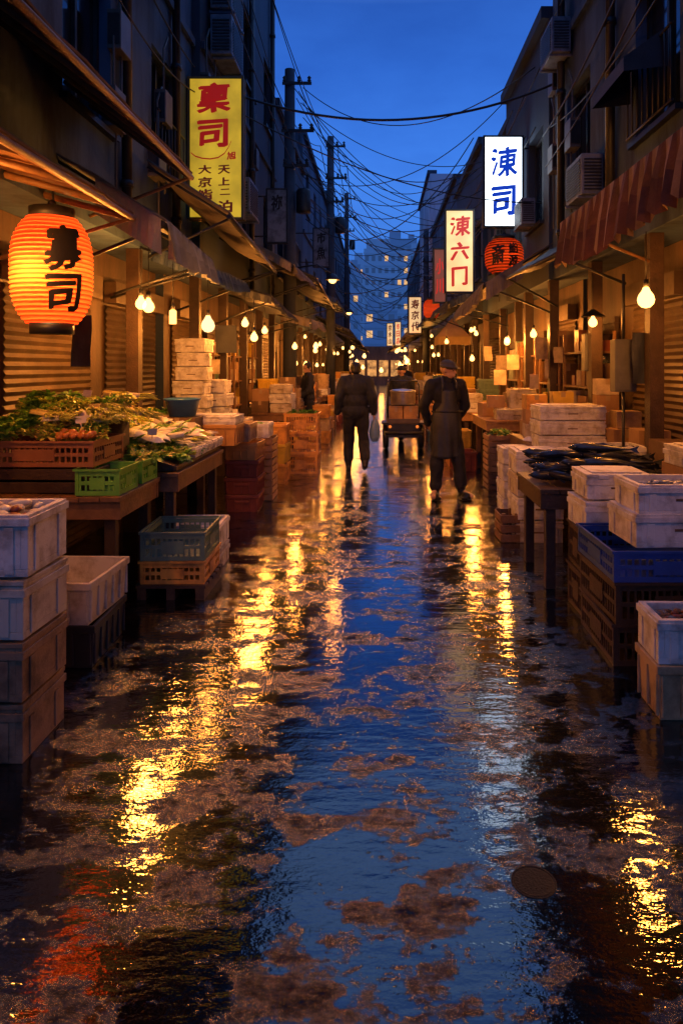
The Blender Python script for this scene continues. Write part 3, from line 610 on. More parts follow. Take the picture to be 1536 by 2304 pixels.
def meter():
    b=MB(); b.box(-.06,.06,-.12,.12,0,.34); b.tube([(0,0,.34),(0,0,.8),(.0,.15,1.0)],.012,6); b.tube([(0,.05,0),(0,.05,-.7)],.012,6)
    o=mk(b,'meter_box',greym,origin=(0,0,0),label='small grey meter box with conduit on wall',category='meter box',group='meter boxes on the walls',bevel=.008)
    d=MB(); d.box(-.05,.05,-.128,-.1205,.04,.30); mk(d,'box_cover',metald,parent=o); return o
for i in range(16):
    s=-1 if i%2 else 1; y=U(5.5,14); xx=2.24 if (s>0 or y<8.4) else 2.14
    if s>0 and y>12: xx=2.34
    place('meter',meter,(s*xx,y,U(3.5,5.2)),0)
def ebox(x,y,z,w_,h_):
    b=MB(); b.box(x-w_/2,x+w_/2,y,y+.14,z,z+h_); o=mk(b,'electric_box',greym,label='dull metal electric box on a post',category='electric box',bevel=.008)
    d=MB(); d.box(x-w_/2+.015,x+w_/2-.015,y-.008,y-.001,z+.015,z+h_-.015); d.box(x+w_/2-.04,x+w_/2-.025,y-.02,y-.008,z+h_*.45,z+h_*.55); mk(d,'box_door',greym,parent=o,bevel=.003)
    for a,b_ in ((z,z-.8),(z+h_,z+h_+.6)):
        c=MB(); c.tube([(x,y+.07,a),(x,y+.07,b_)],.014,6); mk(c,'conduit',metald,parent=o)
ebox(2.25,6.2,1.37,.2,.48); ebox(2.4,7.6,1.55,.2,.42)
# ---------------------------------------------------------------- poles and cables
def pole(x,y,H,label):
    b=MB(); b.tube([(x,y,0),(x,y,H)],[.15,.10],14)
    o=mk(b,'utility_pole',concrete,label=label,category='utility pole')
    for z,l in ((H-.35,.45),(H-1.3,.5),(H-2.0,.4)):
        c=MB(); c.box(x-l*.3,x+l,y-.135,y-.105,z,z+.06)
        for t in (-.2,.45,.9): c.lathe((x+t*l,y-.12,z+.058),[(.02,0),(.045,.03),(.02,.05),(.045,.08),(.01,.12),(.0,.12)],8)
        mk(c,'crossarm',metald,parent=o)
    t=MB(); t.lathe((x+.28,y-.05,H-2.9),[(0,0),(.14,0),(.15,.03),(.15,.42),(.12,.47),(0,.5)],16); mk(t,'transformer',metald,parent=o)
pole(-1.78,13.8,7.6,'dark concrete utility pole with crossarms'); pole(-1.42,20.5,8.5,'utility pole with crossarms and transformer'); pole(-1.6,35,10.5,'distant dark utility pole with crossarms'); pole(1.9,27,7.0,'utility pole beside pale building')
def cable(a,b,sag,r=.012):
    a=Vector(a);b=Vector(b); pts=[]
    for i in range(25):
        t=i/24; p=a.lerp(b,t); p.z-=sag*4*t*(1-t); pts.append(p)
    m=MB(); m.tube(pts,r,5); mk(m,'overhead_cable',black,label='black sagging overhead cable across the street',category='cable',group='overhead cables')
cable((-2.2,8.3,5.1),(2.3,8.6,5.2),.5,.017)
cable((-2.2,8.3,5.0),(2.3,9.6,3.9),.35,.009)
cable((-1.5,13.7,7.2),(2.25,9.8,5.9),.8,.009); cable((-1.5,13.7,6.6),(2.25,11.2,5.2),.9,.009); cable((-1.5,13.7,5.9),(2.3,14.5,4.8),.7,.009); cable((-1.5,13.7,6.9),(2.3,12.5,5.6),1.5,.008)
cable((-1.2,20.4,8.1),(2.3,15.5,6.4),1.1,.010); cable((-1.2,20.4,7.5),(2.3,18,5.2),.9,.010); cable((-1.1,20.4,6.5),(2.2,24,6.6),.8,.010); cable((-1.1,20.4,6.9),(2.2,17,6.3),2.0,.010)
for dx,z0,z1 in ((-.3,7.3,8.2),(.2,7.3,8.2),(.5,6.7,7.6),(.1,6.0,7.0),(.3,5.2,6.2)):
    cable((-1.78+dx,13.7,z0),(-1.42+dx,20.4,z1),.35,.011); cable((-1.42+dx,20.4,z1),(-1.6+dx,35,z1+1.8),.7,.013)
    cable((-1.78+dx,13.7,z0),(-2.1,4.5+dx,z0+2.0),.3,.008)
for i in range(26):
    y=18+i*1.2; cable((-1.9,y,U(4.2,8)),(2.2,y+U(-5,5),U(4,7)),U(.5,1.8),.013)
for i in range(14):
    cable((-1.6+U(-.2,.2),13.7,U(5,7.3)),(2.2,U(12,28),U(4,6.5)),U(.3,1.3),.009)
for i in range(8):
    cable((2.2,9+U(0,3),U(4,6)),(U(1.5,2.2),27,U(5,7.0)),U(.5,1.),.009)
cable((2.2,2.0,6.8),(2.15,8.9,4.6),.5,.012); cable((2.2,3.0,5.6),(2.18,8.9,4.2),.3,.010); cable((-2.2,4.0,6.0),(-2.2,8.2,5.2),.3,.010); cable((-2.2,4.0,5.2),(-2.2,8.2,4.9),.35,.009); cable((2.2,3.5,4.9),(2.2,8.9,4.7),.35,.009); cable((2.2,4.4,7.5),(2.2,8.9,6.0),.5,.010)
# ---------------------------------------------------------------- awnings
def awning(side,y0,y1,xe,ze,xw,zw,m,label,val=0,striped=False,rafters=False,sag=.05,vm=None,tilt=0):
    X=lambda t:side*(xe+(xw-xe)*t)
    mb=MB(); nx=7; ny=max(6,int((y1-y0)*6)); vs=[]
    for j in range(ny+1):
        for i in range(nx+1):
            u=i/nx; v=j/ny; z=ze+(zw-ze)*u-sag*math.sin(math.pi*u)*abs(math.sin(math.pi*v*max(1,round((y1-y0)/1.4))))+.022*noise.noise(Vector((u*4,y0+v*(y1-y0)*3,ze*7)))+tilt*(v-.5)
            vs.append((X(u),y0+v*(y1-y0),z))
    mb.add(vs,[(j*(nx+1)+i,j*(nx+1)+i+1,(j+1)*(nx+1)+i+1,(j+1)*(nx+1)+i) for j in range(ny) for i in range(nx)],0,True)
    o=mk(mb,'awning',m,label=label,category='awning'); sm=o.modifiers.new('s','SOLIDIFY'); sm.thickness=.018
    f=MB(); f.tube([(side*xe,y0,ze-.03-tilt/2),(side*xe,y1,ze-.03+tilt/2)],.022,8)
    k=max(2,int((y1-y0)/(.9 if not rafters else .45))+1)
    for i in range(k):
        y=y0+.03+(y1-y0-.06)*i/(k-1); tz=tilt*(i/(k-1)-.5); f.tube([(side*xe,y,ze-.035+tz),(side*xw,y,zw-.05+tz)],.014 if not rafters else .024,6)
    f.tube([(side*xe,y0+.05,ze-.04-tilt/2),(side*(xw),y0+.05,ze-.35)],.014,6); f.tube([(side*xe,y1-.05,ze-.04+tilt/2),(side*(xw),y1-.05,ze-.35)],.014,6)
    mk(f,'awning_frame',wood if rafters else metald,parent=o)
    if val:
        v=MB(); n=int((y1-y0)/.045); 
        def zt(y): return ze+tilt*((y-y0)/(y1-y0)-.5)
        for i in range(n):
            ya=y0+(y1-y0)*i/n; yb=y0+(y1-y0)*(i+1)/n
            def zb(y):
                return zt(y)-.02-val*(1-(.14*abs(math.sin(math.pi*(y-y0)/.16))))+.03*math.sin(y*2.3)
            def xo(y,b): return side*(xe-.03)-side*(.016+.022*math.sin(y*35+1.3*math.sin(y*5)))*b*2
            mi=(i//2)%2 if striped else 0
            v.add([(xo(ya,0),ya,zt(ya)),(xo(yb,0),yb,zt(yb)),(xo(yb,.6),yb,(zt(yb)+zb(yb))/2),(xo(ya,.6),ya,(zt(ya)+zb(ya))/2)],[(0,1,2,3)],mi,True)
            v.add([(xo(ya,.6),ya,(zt(ya)+zb(ya))/2),(xo(yb,.6),yb,(zt(yb)+zb(yb))/2),(xo(yb,1),yb,zb(yb)),(xo(ya,1),ya,zb(ya))],[(0,1,2,3)],mi,True)
        nf=max(3,int(abs(xw-xe)/.05)); dz=-tilt/2
        for i in range(nf):
            u0=i/nf*.55;u1=(i+1)/nf*.55; mi=(i//2)%2 if striped else 0
            v.add([(X(u0),y0-.02,dz+ze+(zw-ze)*u0),(X(u1),y0-.02,dz+ze+(zw-ze)*u1),(X(u1),y0-.02-.02*math.sin(i*1.3),dz+ze+(zw-ze)*u1-val),(X(u0),y0-.02-.02*math.sin((i-1)*1.3),dz+ze+(zw-ze)*u0-val)],[(0,1,2,3)],mi)
        mk(v,'valance',[vm or m,canvw],parent=o)
    return o
awning(-1,1.0,5.5,1.5,3.15,2.3,3.75,canvb,'brown canvas awning with wooden rafters',rafters=True,sag=.02)
awning(-1,1.2,4.75,1.7,2.66,2.72,2.95,canvb,'lower brown awning over shuttered shopfront',rafters=True,sag=.02)
awning(-1,4.9,6.3,1.55,2.62,2.4,3.15,canvg,'short grey awning with scalloped edge',val=.26,tilt=-.08)
awning(-1,6.5,9.5,1.42,3.0,2.2,3.5,canvt,'tan tarpaulin awning above bulbs',sag=.14,tilt=-.12)
awning(-1,6.6,8.6,1.68,2.62,2.6,2.95,canvblue,'blue-grey tarpaulin below a larger awning',sag=.12,val=.14,tilt=.08)
awning(-1,9.6,12.5,1.22,3.1,2.2,3.65,canvt,'tan awning over crates and bulbs',sag=.14,val=.12,tilt=.1)
awning(-1,12.7,17.8,1.15,3.2,2.2,3.7,canvd,'dark awning over the stalls',sag=.12,tilt=-.1)
awning(-1,18.1,23.5,1.1,3.4,2.2,3.8,canvblue,'blue dark awning over the stalls',sag=.08,val=.12)
awning(-1,24,31,1.0,2.9,2.2,3.4,canvd,'dark awning in the market row',sag=.05,val=.1); awning(-1,31.5,40,.85,2.8,2.2,3.3,canvg,'grey awning in the market row',sag=.05)
awning(-1,40.5,56,.7,2.7,2.2,3.3,canvd,'dark awning at the street end',sag=.05); awning(1,40.5,56,.7,2.7,2.2,3.3,canvt,'tan awning at the street end',sag=.05)
awning(-1,9.3,11.8,1.45,2.5,2.3,2.75,canvd,'low dark awning under a tan one',sag=.1,val=.1,tilt=-.1)
awning(-1,13,16,1.3,2.55,2.3,2.8,canvt,'low tan awning in the market row',sag=.1,val=.15,tilt=.1)
awning(1,1.2,5.9,1.6,2.84,2.35,3.35,canvb,'brown awning with red and pale striped hanging edge',val=.42,striped=True,vm=canvr,rafters=True,sag=.02)
awning(1,6.3,8.8,1.66,2.72,2.3,3.1,canvd,'dark canvas awning beside a wall',sag=.12,tilt=.1)
awning(1,9.0,12.1,1.42,2.66,2.3,3.2,canvt,'tan awning with scalloped edge',val=.24,sag=.12,tilt=-.1)
awning(1,12.4,17,1.3,2.85,2.3,3.3,canvd,'dark tarpaulin awning over stalls',sag=.12,val=.14,tilt=.1)
awning(1,17.3,23,1.2,2.8,2.2,3.2,canvblue,'blue tarpaulin awning over stalls',sag=.1,val=.1,tilt=-.1); awning(1,23.5,31,1.0,2.8,2.2,3.2,canvt,'tan awning in the market row',sag=.05,val=.15); awning(1,31.5,40,.85,2.8,2.2,3.2,canvd,'dark awning in the market row',sag=.05)
b=MB(); b.add([(1.5,17,2.35),(2.3,17,2.35),(2.3,18.2,2.35),(1.5,18.2,2.35),(1.9,17.6,2.85),(1.5,17,2.15),(2.3,17,2.15),(2.3,18.2,2.15),(1.5,18.2,2.15)],[(0,1,4),(1,2,4),(2,3,4),(3,0,4),(5,6,1,0),(6,7,2,1),(8,5,0,3)])
mk(b,'stall_tent',mat('pale_tent_cloth',(.7,.5,.25),.8,.2,4,trans=.5),label='small pale tent roof glowing over a stall',category='tent')
# ---------------------------------------------------------------- crates
def foam_box(w_,l,h,m,lid):
    def f():
        b=MB(); t=.028; W=w_/2;Ln=l/2
        b.box(-W,W,-Ln,Ln,0,.03); b.box(-W,-W+t,-Ln,Ln,.0302,h); b.box(W-t,W,-Ln,Ln,.0302,h); b.box(-W+t,W-t,-Ln,-Ln+t,.0302,h); b.box(-W+t,W-t,Ln-t,Ln,.0302,h)
        e=.008
        b.box(-W-e,W+e,-Ln-e,-Ln-.0004,h-.045,h-.012); b.box(-W-e,W+e,Ln+.0004,Ln+e,h-.045,h-.012); b.box(-W-e,-W-.0004,-Ln,Ln,h-.045,h-.012); b.box(W+.0004,W+e,-Ln,Ln,h-.045,h-.012)
        for sx_ in (-1,1):
            for q in (-.6,.6): b.box(min(sx_*(W+.0004),sx_*(W+.006)),max(sx_*(W+.0004),sx_*(W+.006)),q*Ln-.02,q*Ln+.02,.01,h-.05)
            for q in (-.7,.7): b.box(q*W-.02,q*W+.02,min(sx_*(Ln+.0004),sx_*(Ln+.006)),max(sx_*(Ln+.0004),sx_*(Ln+.006)),.01,h-.05)
        o=mk(b,'foam_box',m,origin=(0,0,0),bevel=.006,label='white expanded foam fish box',category='foam box',group='foam boxes at the stalls')
        for sx_ in (-1,1):
            hn=MB(); hn.box(-.05,.05,min(sx_*(Ln-.002),sx_*(Ln+.002)),max(sx_*(Ln-.002),sx_*(Ln+.002)),h*.48,h*.56); mk(hn,'hand_hold_shade',cardd,parent=o)  # dark strip on the surface imitates the shade of a recessed grip
        if lid:
            d=MB(); d.box(-W-.004,W+.004,-Ln-.004,Ln+.004,h+.001,h+.022); d.box(-W+.04,W-.04,-Ln+.04,Ln-.04,h+.0222,h+.032)
            for q in (-1,1): d.box(q*W*.5-.03,q*W*.5+.03,-Ln-.012,-Ln-.0045,h-.008,h+.018)
            mk(d,'lid',m,parent=o,bevel=.006)
        return o
    return f
def crate(w_,l,h,m,style=0):
    def f():
        b=MB(); W=w_/2;Ln=l/2; t=.012
        b.box(-W+.005,W-.005,-Ln+.005,Ln-.005,.008,.018)
        for a in (-1,1):
            for c in (-1,1): b.box(a*W-(.022 if a>0 else 0),a*W+(.022 if a<0 else 0),c*Ln-(.022 if c>0 else 0),c*Ln+(.022 if c<0 else 0),0,h)
            bands=[(.0,.03),(h-.035,h-.004)] + ([(h*.5-.012,h*.5+.012)] if h>.14 else [])
            for z0,z1 in bands:
                x0=a*W-(t if a>0 else 0)-.002*a; b.box(x0,x0+t,-Ln+.023,Ln-.023,z0,z1)
                y0=a*Ln-(t if a>0 else 0)-.002*a; b.box(-W+.023,W-.023,y0,y0+t,z0,z1)
            n=int(l/.038)
            for i in range(n):
                yy=-Ln+.03+(l-.06)*i/(n-1); x0=a*(W-.004)-(.006 if a>0 else 0); b.box(x0,x0+.006,yy-.006,yy+.006,.03,h-.036)
            n=int(w_/.038)
            for i in range(n):
                xx=-W+.03+(w_-.06)*i/(n-1); y0=a*(Ln-.004)-(.006 if a>0 else 0); b.box(xx-.006,xx+.006,y0,y0+.006,.03,h-.036)
            x0=a*W-(.0 if a>0 else .012); b.box(x0,x0+.012,-Ln-.01,Ln+.01,h-.003,h+.012); y0=a*Ln-(.0 if a>0 else .012); b.box(-W,W,y0,y0+.012,h-.0025,h+.0115)
            y0=a*Ln-(.0 if a>0 else .003); b.box(-W*.35,W*.35,y0,y0+.003,h*.25,h*.72)
            x0=a*W-(.0 if a>0 else .003); b.box(x0,x0+.003,-Ln*.35,Ln*.35,h*.25,h*.72)
        return mk(b,'plastic_crate',m,origin=(0,0,0),label='slotted plastic market crate',category='crate',group='plastic crates at the stalls')
    return f
def tub(w_,l,h,m):
    def f():
        b=MB(); W=w_/2;Ln=l/2; ta=.015
        def ring(z,e): return [(-W+e,-Ln+e,z),(W-e,-Ln+e,z),(W-e,Ln-e,z),(-W+e,Ln-e,z)]
        v=ring(0,ta)+ring(h-.04,.002)+ring(h-.04,-.008)+ring(h,-.008)+ring(h,.012)+ring(.02,.03)
        fs=[(3,2,1,0)]
        for k in range(5):
            for i in range(4): j=(i+1)%4; fs.append((k*4+i,k*4+j,(k+1)*4+j,(k+1)*4+i))
        fs.append((20,21,22,23)); b.add(v,fs)
        n=int(w_/.09)
        for i in range(n+1):
            xx=-W+.02+(w_-.04)*i/n
            for a in (-1,1): b.box(xx-.005,xx+.005,min(a*(Ln-.012),a*(Ln+.004)),max(a*(Ln-.012),a*(Ln+.004)),.02,h-.045)
        n=int(l/.09)
        for i in range(n+1):
            yy=-Ln+.02+(l-.04)*i/n
            for a in (-1,1): b.box(min(a*(W-.012),a*(W+.004)),max(a*(W-.012),a*(W+.004)),yy-.005,yy+.005,.02,h-.045)
        for a in (-1,1): b.box(-W*.4,W*.4,min(a*(Ln-.01),a*(Ln+.008)),max(a*(Ln-.01),a*(Ln+.008)),h*.52,h*.66)
        return mk(b,'plastic_container',m,origin=(0,0,0),label='ribbed solid plastic market container',category='container',bevel=.004,group='plastic containers at the stalls')
    return f
def woodcrate(w_,l,h,m):
    def f():
        b=MB(); W=w_/2;Ln=l/2
        for a in (-1,1):
            for c in (-1,1): b.box(a*(W-.025)-.018,a*(W-.025)+.018,c*(Ln-.025)-.018,c*(Ln-.025)+.018,0,h)
        n=max(2,int(h/.08))
        for k in range(n):
            z0=.004+k*h/n; z1=z0+h/n-.016
            for a in (-1,1):
                b.box(-W,W,min(a*(Ln-.006),a*(Ln+.006)),max(a*(Ln-.006),a*(Ln+.006)),z0,z1); b.box(min(a*(W-.006),a*(W+.006)),max(a*(W-.006),a*(W+.006)),-Ln+.007,Ln-.007,z0+.002,z1-.002)
        for k in range(5): x0=-W+.01+k*(w_-.02)/5; b.box(x0,x0+(w_-.02)/5-.008,-Ln+.008,Ln-.008,.006,.016)
        return mk(b,'wooden_crate',m,origin=(0,0,0),bevel=.003,label='slatted wooden crate by the stalls',category='crate',group='wooden crates at the stalls')
    return f
def cbox(w_,l,h,m,open_=False):
    def f():
        b=MB(); W=w_/2;Ln=l/2
        b.box(-W,W,-Ln,Ln,0,h)
        if open_:
            for a in (-1,1):
                b.add([(a*W,-Ln,h+.001),(a*W,Ln,h+.001),(a*(W+.09),Ln,h+.05),(a*(W+.09),-Ln,h+.05)],[(0,1,2,3)]); b.add([(-W,a*Ln,h+.001),(W,a*Ln,h+.001),(W,a*(Ln+.05),h+.07),(-W,a*(Ln+.05),h+.07)],[(0,1,2,3)])
        else:
            b.box(-W-.001,W+.001,-.003,.003,h+.0005,h+.002)
        o=mk(b,'cardboard_box',m,origin=(0,0,0),bevel=.004,label='closed brown cardboard carton at a stall',category='cardboard box',group='cardboard boxes at the stalls')
        t=MB(); t.box(-.025,.025,-Ln-.0015,-Ln-.0005,h*.65,h+.0015); mk(t,'packing_tape',tape,parent=o); return o
    return f
def FB(x,y,z,w_,l,h,m=foam,lid=True,rz=None,**P): return place(('f',w_,l,h,m.name,lid),foam_box(w_,l,h-(.034 if lid else 0),m,lid),(x,y,z),U(-.04,.04) if rz is None else rz,**P)
def CR(x,y,z,w_,l,h,m,**P): return place(('c',w_,l,h,m.name),crate(w_,l,h-.012,m),(x,y,z),U(-.03,.03),**P)
def TB(x,y,z,w_,l,h,m,**P): return place(('t',w_,l,h,m.name),tub(w_,l,h,m),(x,y,z),U(-.04,.04),**P)
def WC(x,y,z,w_,l,h,m=wood,**P): return place(('w',w_,l,h,m.name),woodcrate(w_,l,h,m),(x,y,z),U(-.03,.03),**P)
def CB(x,y,z,w_,l,h,m=card,open_=False,rz=None,**P): return place(('b',w_,l,h,m.name,open_),cbox(w_,l,h,m,open_),(x,y,z),U(-.08,.08) if rz is None else rz,**P)
def table(x0,x1,y0,y1,h,label,m=wood,lm=woodd):
    root=empty('market_table',((x0+x1)/2,(y0+y1)/2,0),label=label,category='table')
    t=MB(); n=max(3,int((x1-x0)/.13))
    for i in range(n):
        a=x0+(x1-x0)*i/n; t.box(a+.002,a+(x1-x0)/n-.002,y0+U(-.01,.01),y1+U(-.01,.01),h-.035,h-.001-U(0,.004))
    mk(t,'tabletop',m,parent=root,bevel=.003)
    r=MB(); r.box(x0+.01,x1-.01,y0+.02,y0+.05,h-.15,h-.037); r.box(x0+.01,x1-.01,y1-.05,y1-.02,h-.15,h-.037); r.box(x0+.015,x0+.045,y0+.0501,y1-.0501,h-.148,h-.037); r.box(x1-.045,x1-.015,y0+.0501,y1-.0501,h-.148,h-.037)
    mk(r,'table_rail',m,parent=root,bevel=.003)
    for a in (x0+.09,x1-.09):
        for b in (y0+.09,y1-.09):
            l=MB(); l.box(a-.035,a+.035,b-.035,b+.035,0,h-.152); mk(l,'leg',lm,parent=root,bevel=.004)
    return root
# left foreground
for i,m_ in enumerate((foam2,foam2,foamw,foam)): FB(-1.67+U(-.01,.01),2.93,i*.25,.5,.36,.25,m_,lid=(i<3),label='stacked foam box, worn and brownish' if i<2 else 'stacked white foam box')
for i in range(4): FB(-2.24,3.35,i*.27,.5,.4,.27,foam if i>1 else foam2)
TB(-1.76,3.85,0,.5,.5,.23,darkp,label='dark plastic container under a pale tray'); TB(-1.76,3.85,.232,.51,.51,.23,foamw,label='pale open plastic tray on a dark container')
def pallet():
    p=MB()
    for k in range(5): p.box(-.24,.24,-.27+k*.11,-.27+k*.11+.08,.078,.1)
    for k in (-.2,0,.2): p.box(k-.03,k+.03,-.27,.25,0,.08)
    return mk(p,'wooden_pallet',woodd,origin=(0,0,0),label='small dark wooden pallet on wet ground',category='pallet')
place('pal',pallet,(-1.42,4.95,0))
CR(-1.42,4.95,.101,.44,.5,.16,orangep,label='orange slotted crate on a small pallet'); CR(-1.42,4.95,.262,.44,.5,.2,tealp,label='grey-green slotted crate on an orange crate')
FB(-1.45,5.5,0,.42,.42,.17,foamw); FB(-1.45,5.5,.172,.42,.42,.19,foam,lid=False)
table(-2.66,-1.62,4.3,5.1,.78,'rough wooden vegetable table with thick legs')
table(-2.6,-1.5,5.15,6.65,.8,'long rough wooden display table')
table(-2.6,-1.72,6.9,9.3,.78,'wooden table holding stacked crates')
WC(-2.22,4.66,.78,.78,.5,.17,woodd); 
CR(-2.22,4.66,.951,.78,.5,.17,mat('brown_plastic',(.30,.12,.045),.45,.3),label='brown slotted crate piled with vegetables')
CR(-1.78,4.5,.781,.28,.34,.17,greenp,label='bright green slotted basket on a table'); CR(-1.74,4.92,.781,.2,.3,.16,greenp,label='small green slotted basket on a table')
def rack(x0,x1,y0,y1,za,zb,base,axis,label):
    m=MB()
    if axis=='y': v=[(x0,y0,base),(x1,y0,base),(x1,y1,base),(x0,y1,base),(x0,y0,za),(x1,y0,za),(x1,y1,zb),(x0,y1,zb)]
    else: v=[(x0,y0,base),(x1,y0,base),(x1,y1,base),(x0,y1,base),(x0,y0,zb),(x1,y0,za),(x1,y1,za),(x0,y1,zb)]
    m.add(v,[(0,3,2,1),(4,5,6,7),(0,1,5,4),(1,2,6,5),(2,3,7,6),(3,0,4,7)]); mk(m,'display_rack',woodd,label=label,category='display rack',bevel=.005)
rack(-2.62,-1.86,4.93,5.12,1.08,1.2,.79,'y','dark sloped rack behind a vegetable crate')
rack(-2.55,-1.53,5.2,6.6,.84,1.14,.805,'x','sloped display rack on the long table')
# produce
def greens(mats,n=46,r=.13,key=0):
    def f():
        m=MB(); rr=random.Random(key)
        for i in range(n):
            a=rr.uniform(0,6.28); el=rr.uniform(.05,1.0); L_=r*rr.uniform(.7,1.2); w_=r*rr.uniform(.12,.22)
            d=Vector((math.cos(a)*math.cos(el),math.sin(a)*math.cos(el),math.sin(el))); s=Vector((-math.sin(a),math.cos(a),rr.uniform(-.4,.4))).normalized()
            b0=Vector((rr.uniform(-.03,.03),rr.uniform(-.03,.03),.01)); pts=[]
            for k,(t,ww) in enumerate(((.15,.12),(.45,.6),(.7,1),(.9,.75),(1.05,.1))):
                p=b0+d*L_*t+Vector((0,0,-.35*L_*t*t)); 
                fold=Vector((0,0,.25*w_*ww))
                pts+=[p-s*w_*ww+fold,p,p+s*w_*ww+fold]
            fs=[]
            for k in range(4):
                for q in range(2): fs.append((k*3+q,k*3+q+1,k*3+q+4,k*3+q+3))
            m.add(pts,fs,rr.choice((0,0,1,2)),False)
        return mk(m,'leafy_greens',mats,origin=(0,0,0),label='bunch of fresh leafy greens',category='vegetable',group='vegetables on the tables')
    return f
def onions(key,mw=wv,mg=g2,n=16,L_=.34):
    def f():
        m=MB(); rr=random.Random(key)
        for i in range(n):
            y=rr.uniform(-.05,.05); z=rr.uniform(.008,.06)*(1-abs(y)*6); r_=rr.uniform(.005,.009)
            m.tube([(-L_/2+rr.uniform(-.02,.02),y,z),(-.02,y*.8,z),(.0,y*.8,z)],[r_,r_*.9,r_*.85],6,0); m.tube([(0,y*.8,z),(L_*.3,y*1.6,z+.01),(L_/2+rr.uniform(-.03,.05),y*2.2,max(.005,z-.005))],[r_*.85,r_*.9,r_*.3],6,1)
        return mk(m,'spring_onions',[mw,mg],origin=(0,0,0),label='bundle of pale stalks with green tips',category='vegetable',group='vegetables on the tables')
    return f
def daikon():
    m=MB(); m.tube([(-.16,0,.03),(-.13,0,.03),(-.05,0,.03),(.08,0,.028),(.15,0,.03),(.17,0,.03)],[.003,.014,.026,.032,.028,.012],12,0)
    for k in range(5): m.tube([(.165,0,.03),(.22,.015*(k-2),.05),(.27,.03*(k-2),.03+.01*k)],[.006,.005,.002],5,1)
    return mk(m,'white_radish',[wv,g2],origin=(0,0,0),label='long white radish with green top',category='vegetable',group='vegetables on the tables')
def tomato():
    m=MB(); m.lathe((0,0,.03),[(.0,.022),(.012,.026),(.026,.022),(.036,.004),(.032,-.016),(.018,-.028),(.0,-.03)],14,0)
    for k in range(5):
        a=k*1.257; m.add([(0,0,.056),(math.cos(a-.3)*.009,math.sin(a-.3)*.009,.058),(math.cos(a)*.02,math.sin(a)*.02,.058),(math.cos(a+.3)*.009,math.sin(a+.3)*.009,.058)],[(0,1,2,3)],1)
    return mk(m,'tomato',[red,g1],origin=(0,0,0),label='ripe red tomato on the table',category='vegetable',group='tomatoes on the tables')
def packet():
    m=MB(); v=[]; n=7
    for k in range(n+1):
        for q in range(5):
            u=q/4;t=k/n; zz=.045*math.sin(math.pi*u)**.6*math.sin(math.pi*t)**.5+.006*math.sin(k*2.3+q*1.7) if 0<q<4 and 0<k<n else 0; v.append((-.06+.12*u,-.09+.18*t,zz+.004))
    m.add(v,[(k*5+q,k*5+q+1,k*5+q+6,k*5+q+5) for k in range(n) for q in range(4)],0,True)
    m.box(-.05,.05,-.08,.08,0,.006); return mk(m,'wrapped_packet',mat('pale_wrap',(.66,.62,.55),.35,.2,12,.4,40),origin=(0,0,0),label='pale plastic wrapped packet of produce',category='packet',group='wrapped packets on the tables')
def GR(x,y,z,k,s=1): 
    ms={'d':[g1,g2,g1],'m':[g2,g1,g3],'y':[g3,g2,wy],'p':[purp,g1,purp]}[k]; v=R.randint(0,2)
    place(('g',k,v),greens(ms,key=v*7+ord(k)),(x,y,z),rot=(U(-.3,.3),U(-.3,.3),U(0,6.28)),scale=(s,s,s))
for i in range(90):
    x=U(-2.58,-1.88); y=U(4.46,5.2); z=1.08+(y-4.46)*.38+ (.04 if x<-2.15 else 0)
    GR(x,y,z,('d' if R.random()<.35 else 'm') if x<-2.3 else ('m' if R.random()<.3 else 'y'),U(.45,.7))
for i in range(50):
    x=U(-2.3,-1.72); y=U(4.62,5.4); place(('o',i%3),onions(i%3,wy if i%3 else wv,g3,12,.26),(x,y,1.18+(y-4.62)*.18+U(0,.05)-(.12 if x>-1.84 and y>5.12 else 0)),rot=(U(-.2,.2),U(-.1,.2),U(-1.4,.6)),scale=(.8,.8,.8))
for i in range(30): s=U(.55,.8); place('tom',tomato,(U(-2.2,-1.87),U(4.43,4.58),1.12+U(0,.03)),rot=(U(-.4,.4),U(-.4,.4),U(0,6)),scale=(s,s,s))
for i in range(50):
    x=U(-1.98,-1.53); y=U(5.0,5.95); GR(x,y,.87+(-1.53-x)*.3,'d' if R.random()<.3 else ('m' if R.random()<.6 else 'y'),U(.45,.7))
for i in range(18): place('dai',daikon,(U(-2.1,-1.7),U(5.35,6.0),.95+U(.0,.1)),rot=(0,U(-.3,0),U(-.5,.5)+.2),scale=(.8,.8,.8))
for i in range(34):
    x=U(-2.35,-1.6); place(('o',3+i%2),onions(3+i%2,wv,wv if i%2 else g3,12,.26),(x,U(5.5,6.5),.88+(-1.53-x)*.3+U(0,.04)),rot=(U(-.1,.1),U(-.1,.3),U(-.8,.8)),scale=(.8,.8,.8))
for i in range(34): GR(U(-2.5,-2.0),U(5.2,6.5),1.08+U(0,.12),R.choice('pdmyy'),U(.5,.75))
for i in range(40): s=U(.55,.85); x=U(-1.9,-1.56); place('tom',tomato,(x,U(5.85,6.5),.87+(-1.53-x)*.3),rot=(U(-.4,.4),U(-.4,.4),U(0,6)),scale=(s,s,s))
for i in range(22):
    x=U(-2.2,-1.58); place('pkt',packet,(x,U(5.35,6.55),.92+(-1.53-x)*.3+U(0,.03)),rot=(U(-.2,.2),U(0,.4),U(0,3)))
for i in range(4): place('pkt',packet,(U(-2.1,-1.92),U(4.75,5.0),1.22+U(0,.04)),rot=(U(.1,.3),U(-.1,.2),U(0,3)),scale=(.7,.7,.7))
for i in range(10): place('pkt',packet,(U(1.7,2.4),U(6.8,8.5),.765 if i%2 else .77),rot=(0,0,U(0,3)))
for i in range(5): FB(-1.6,5.75+i*.2,.845,.18,.18,.08,foam,lid=False,rot=None)
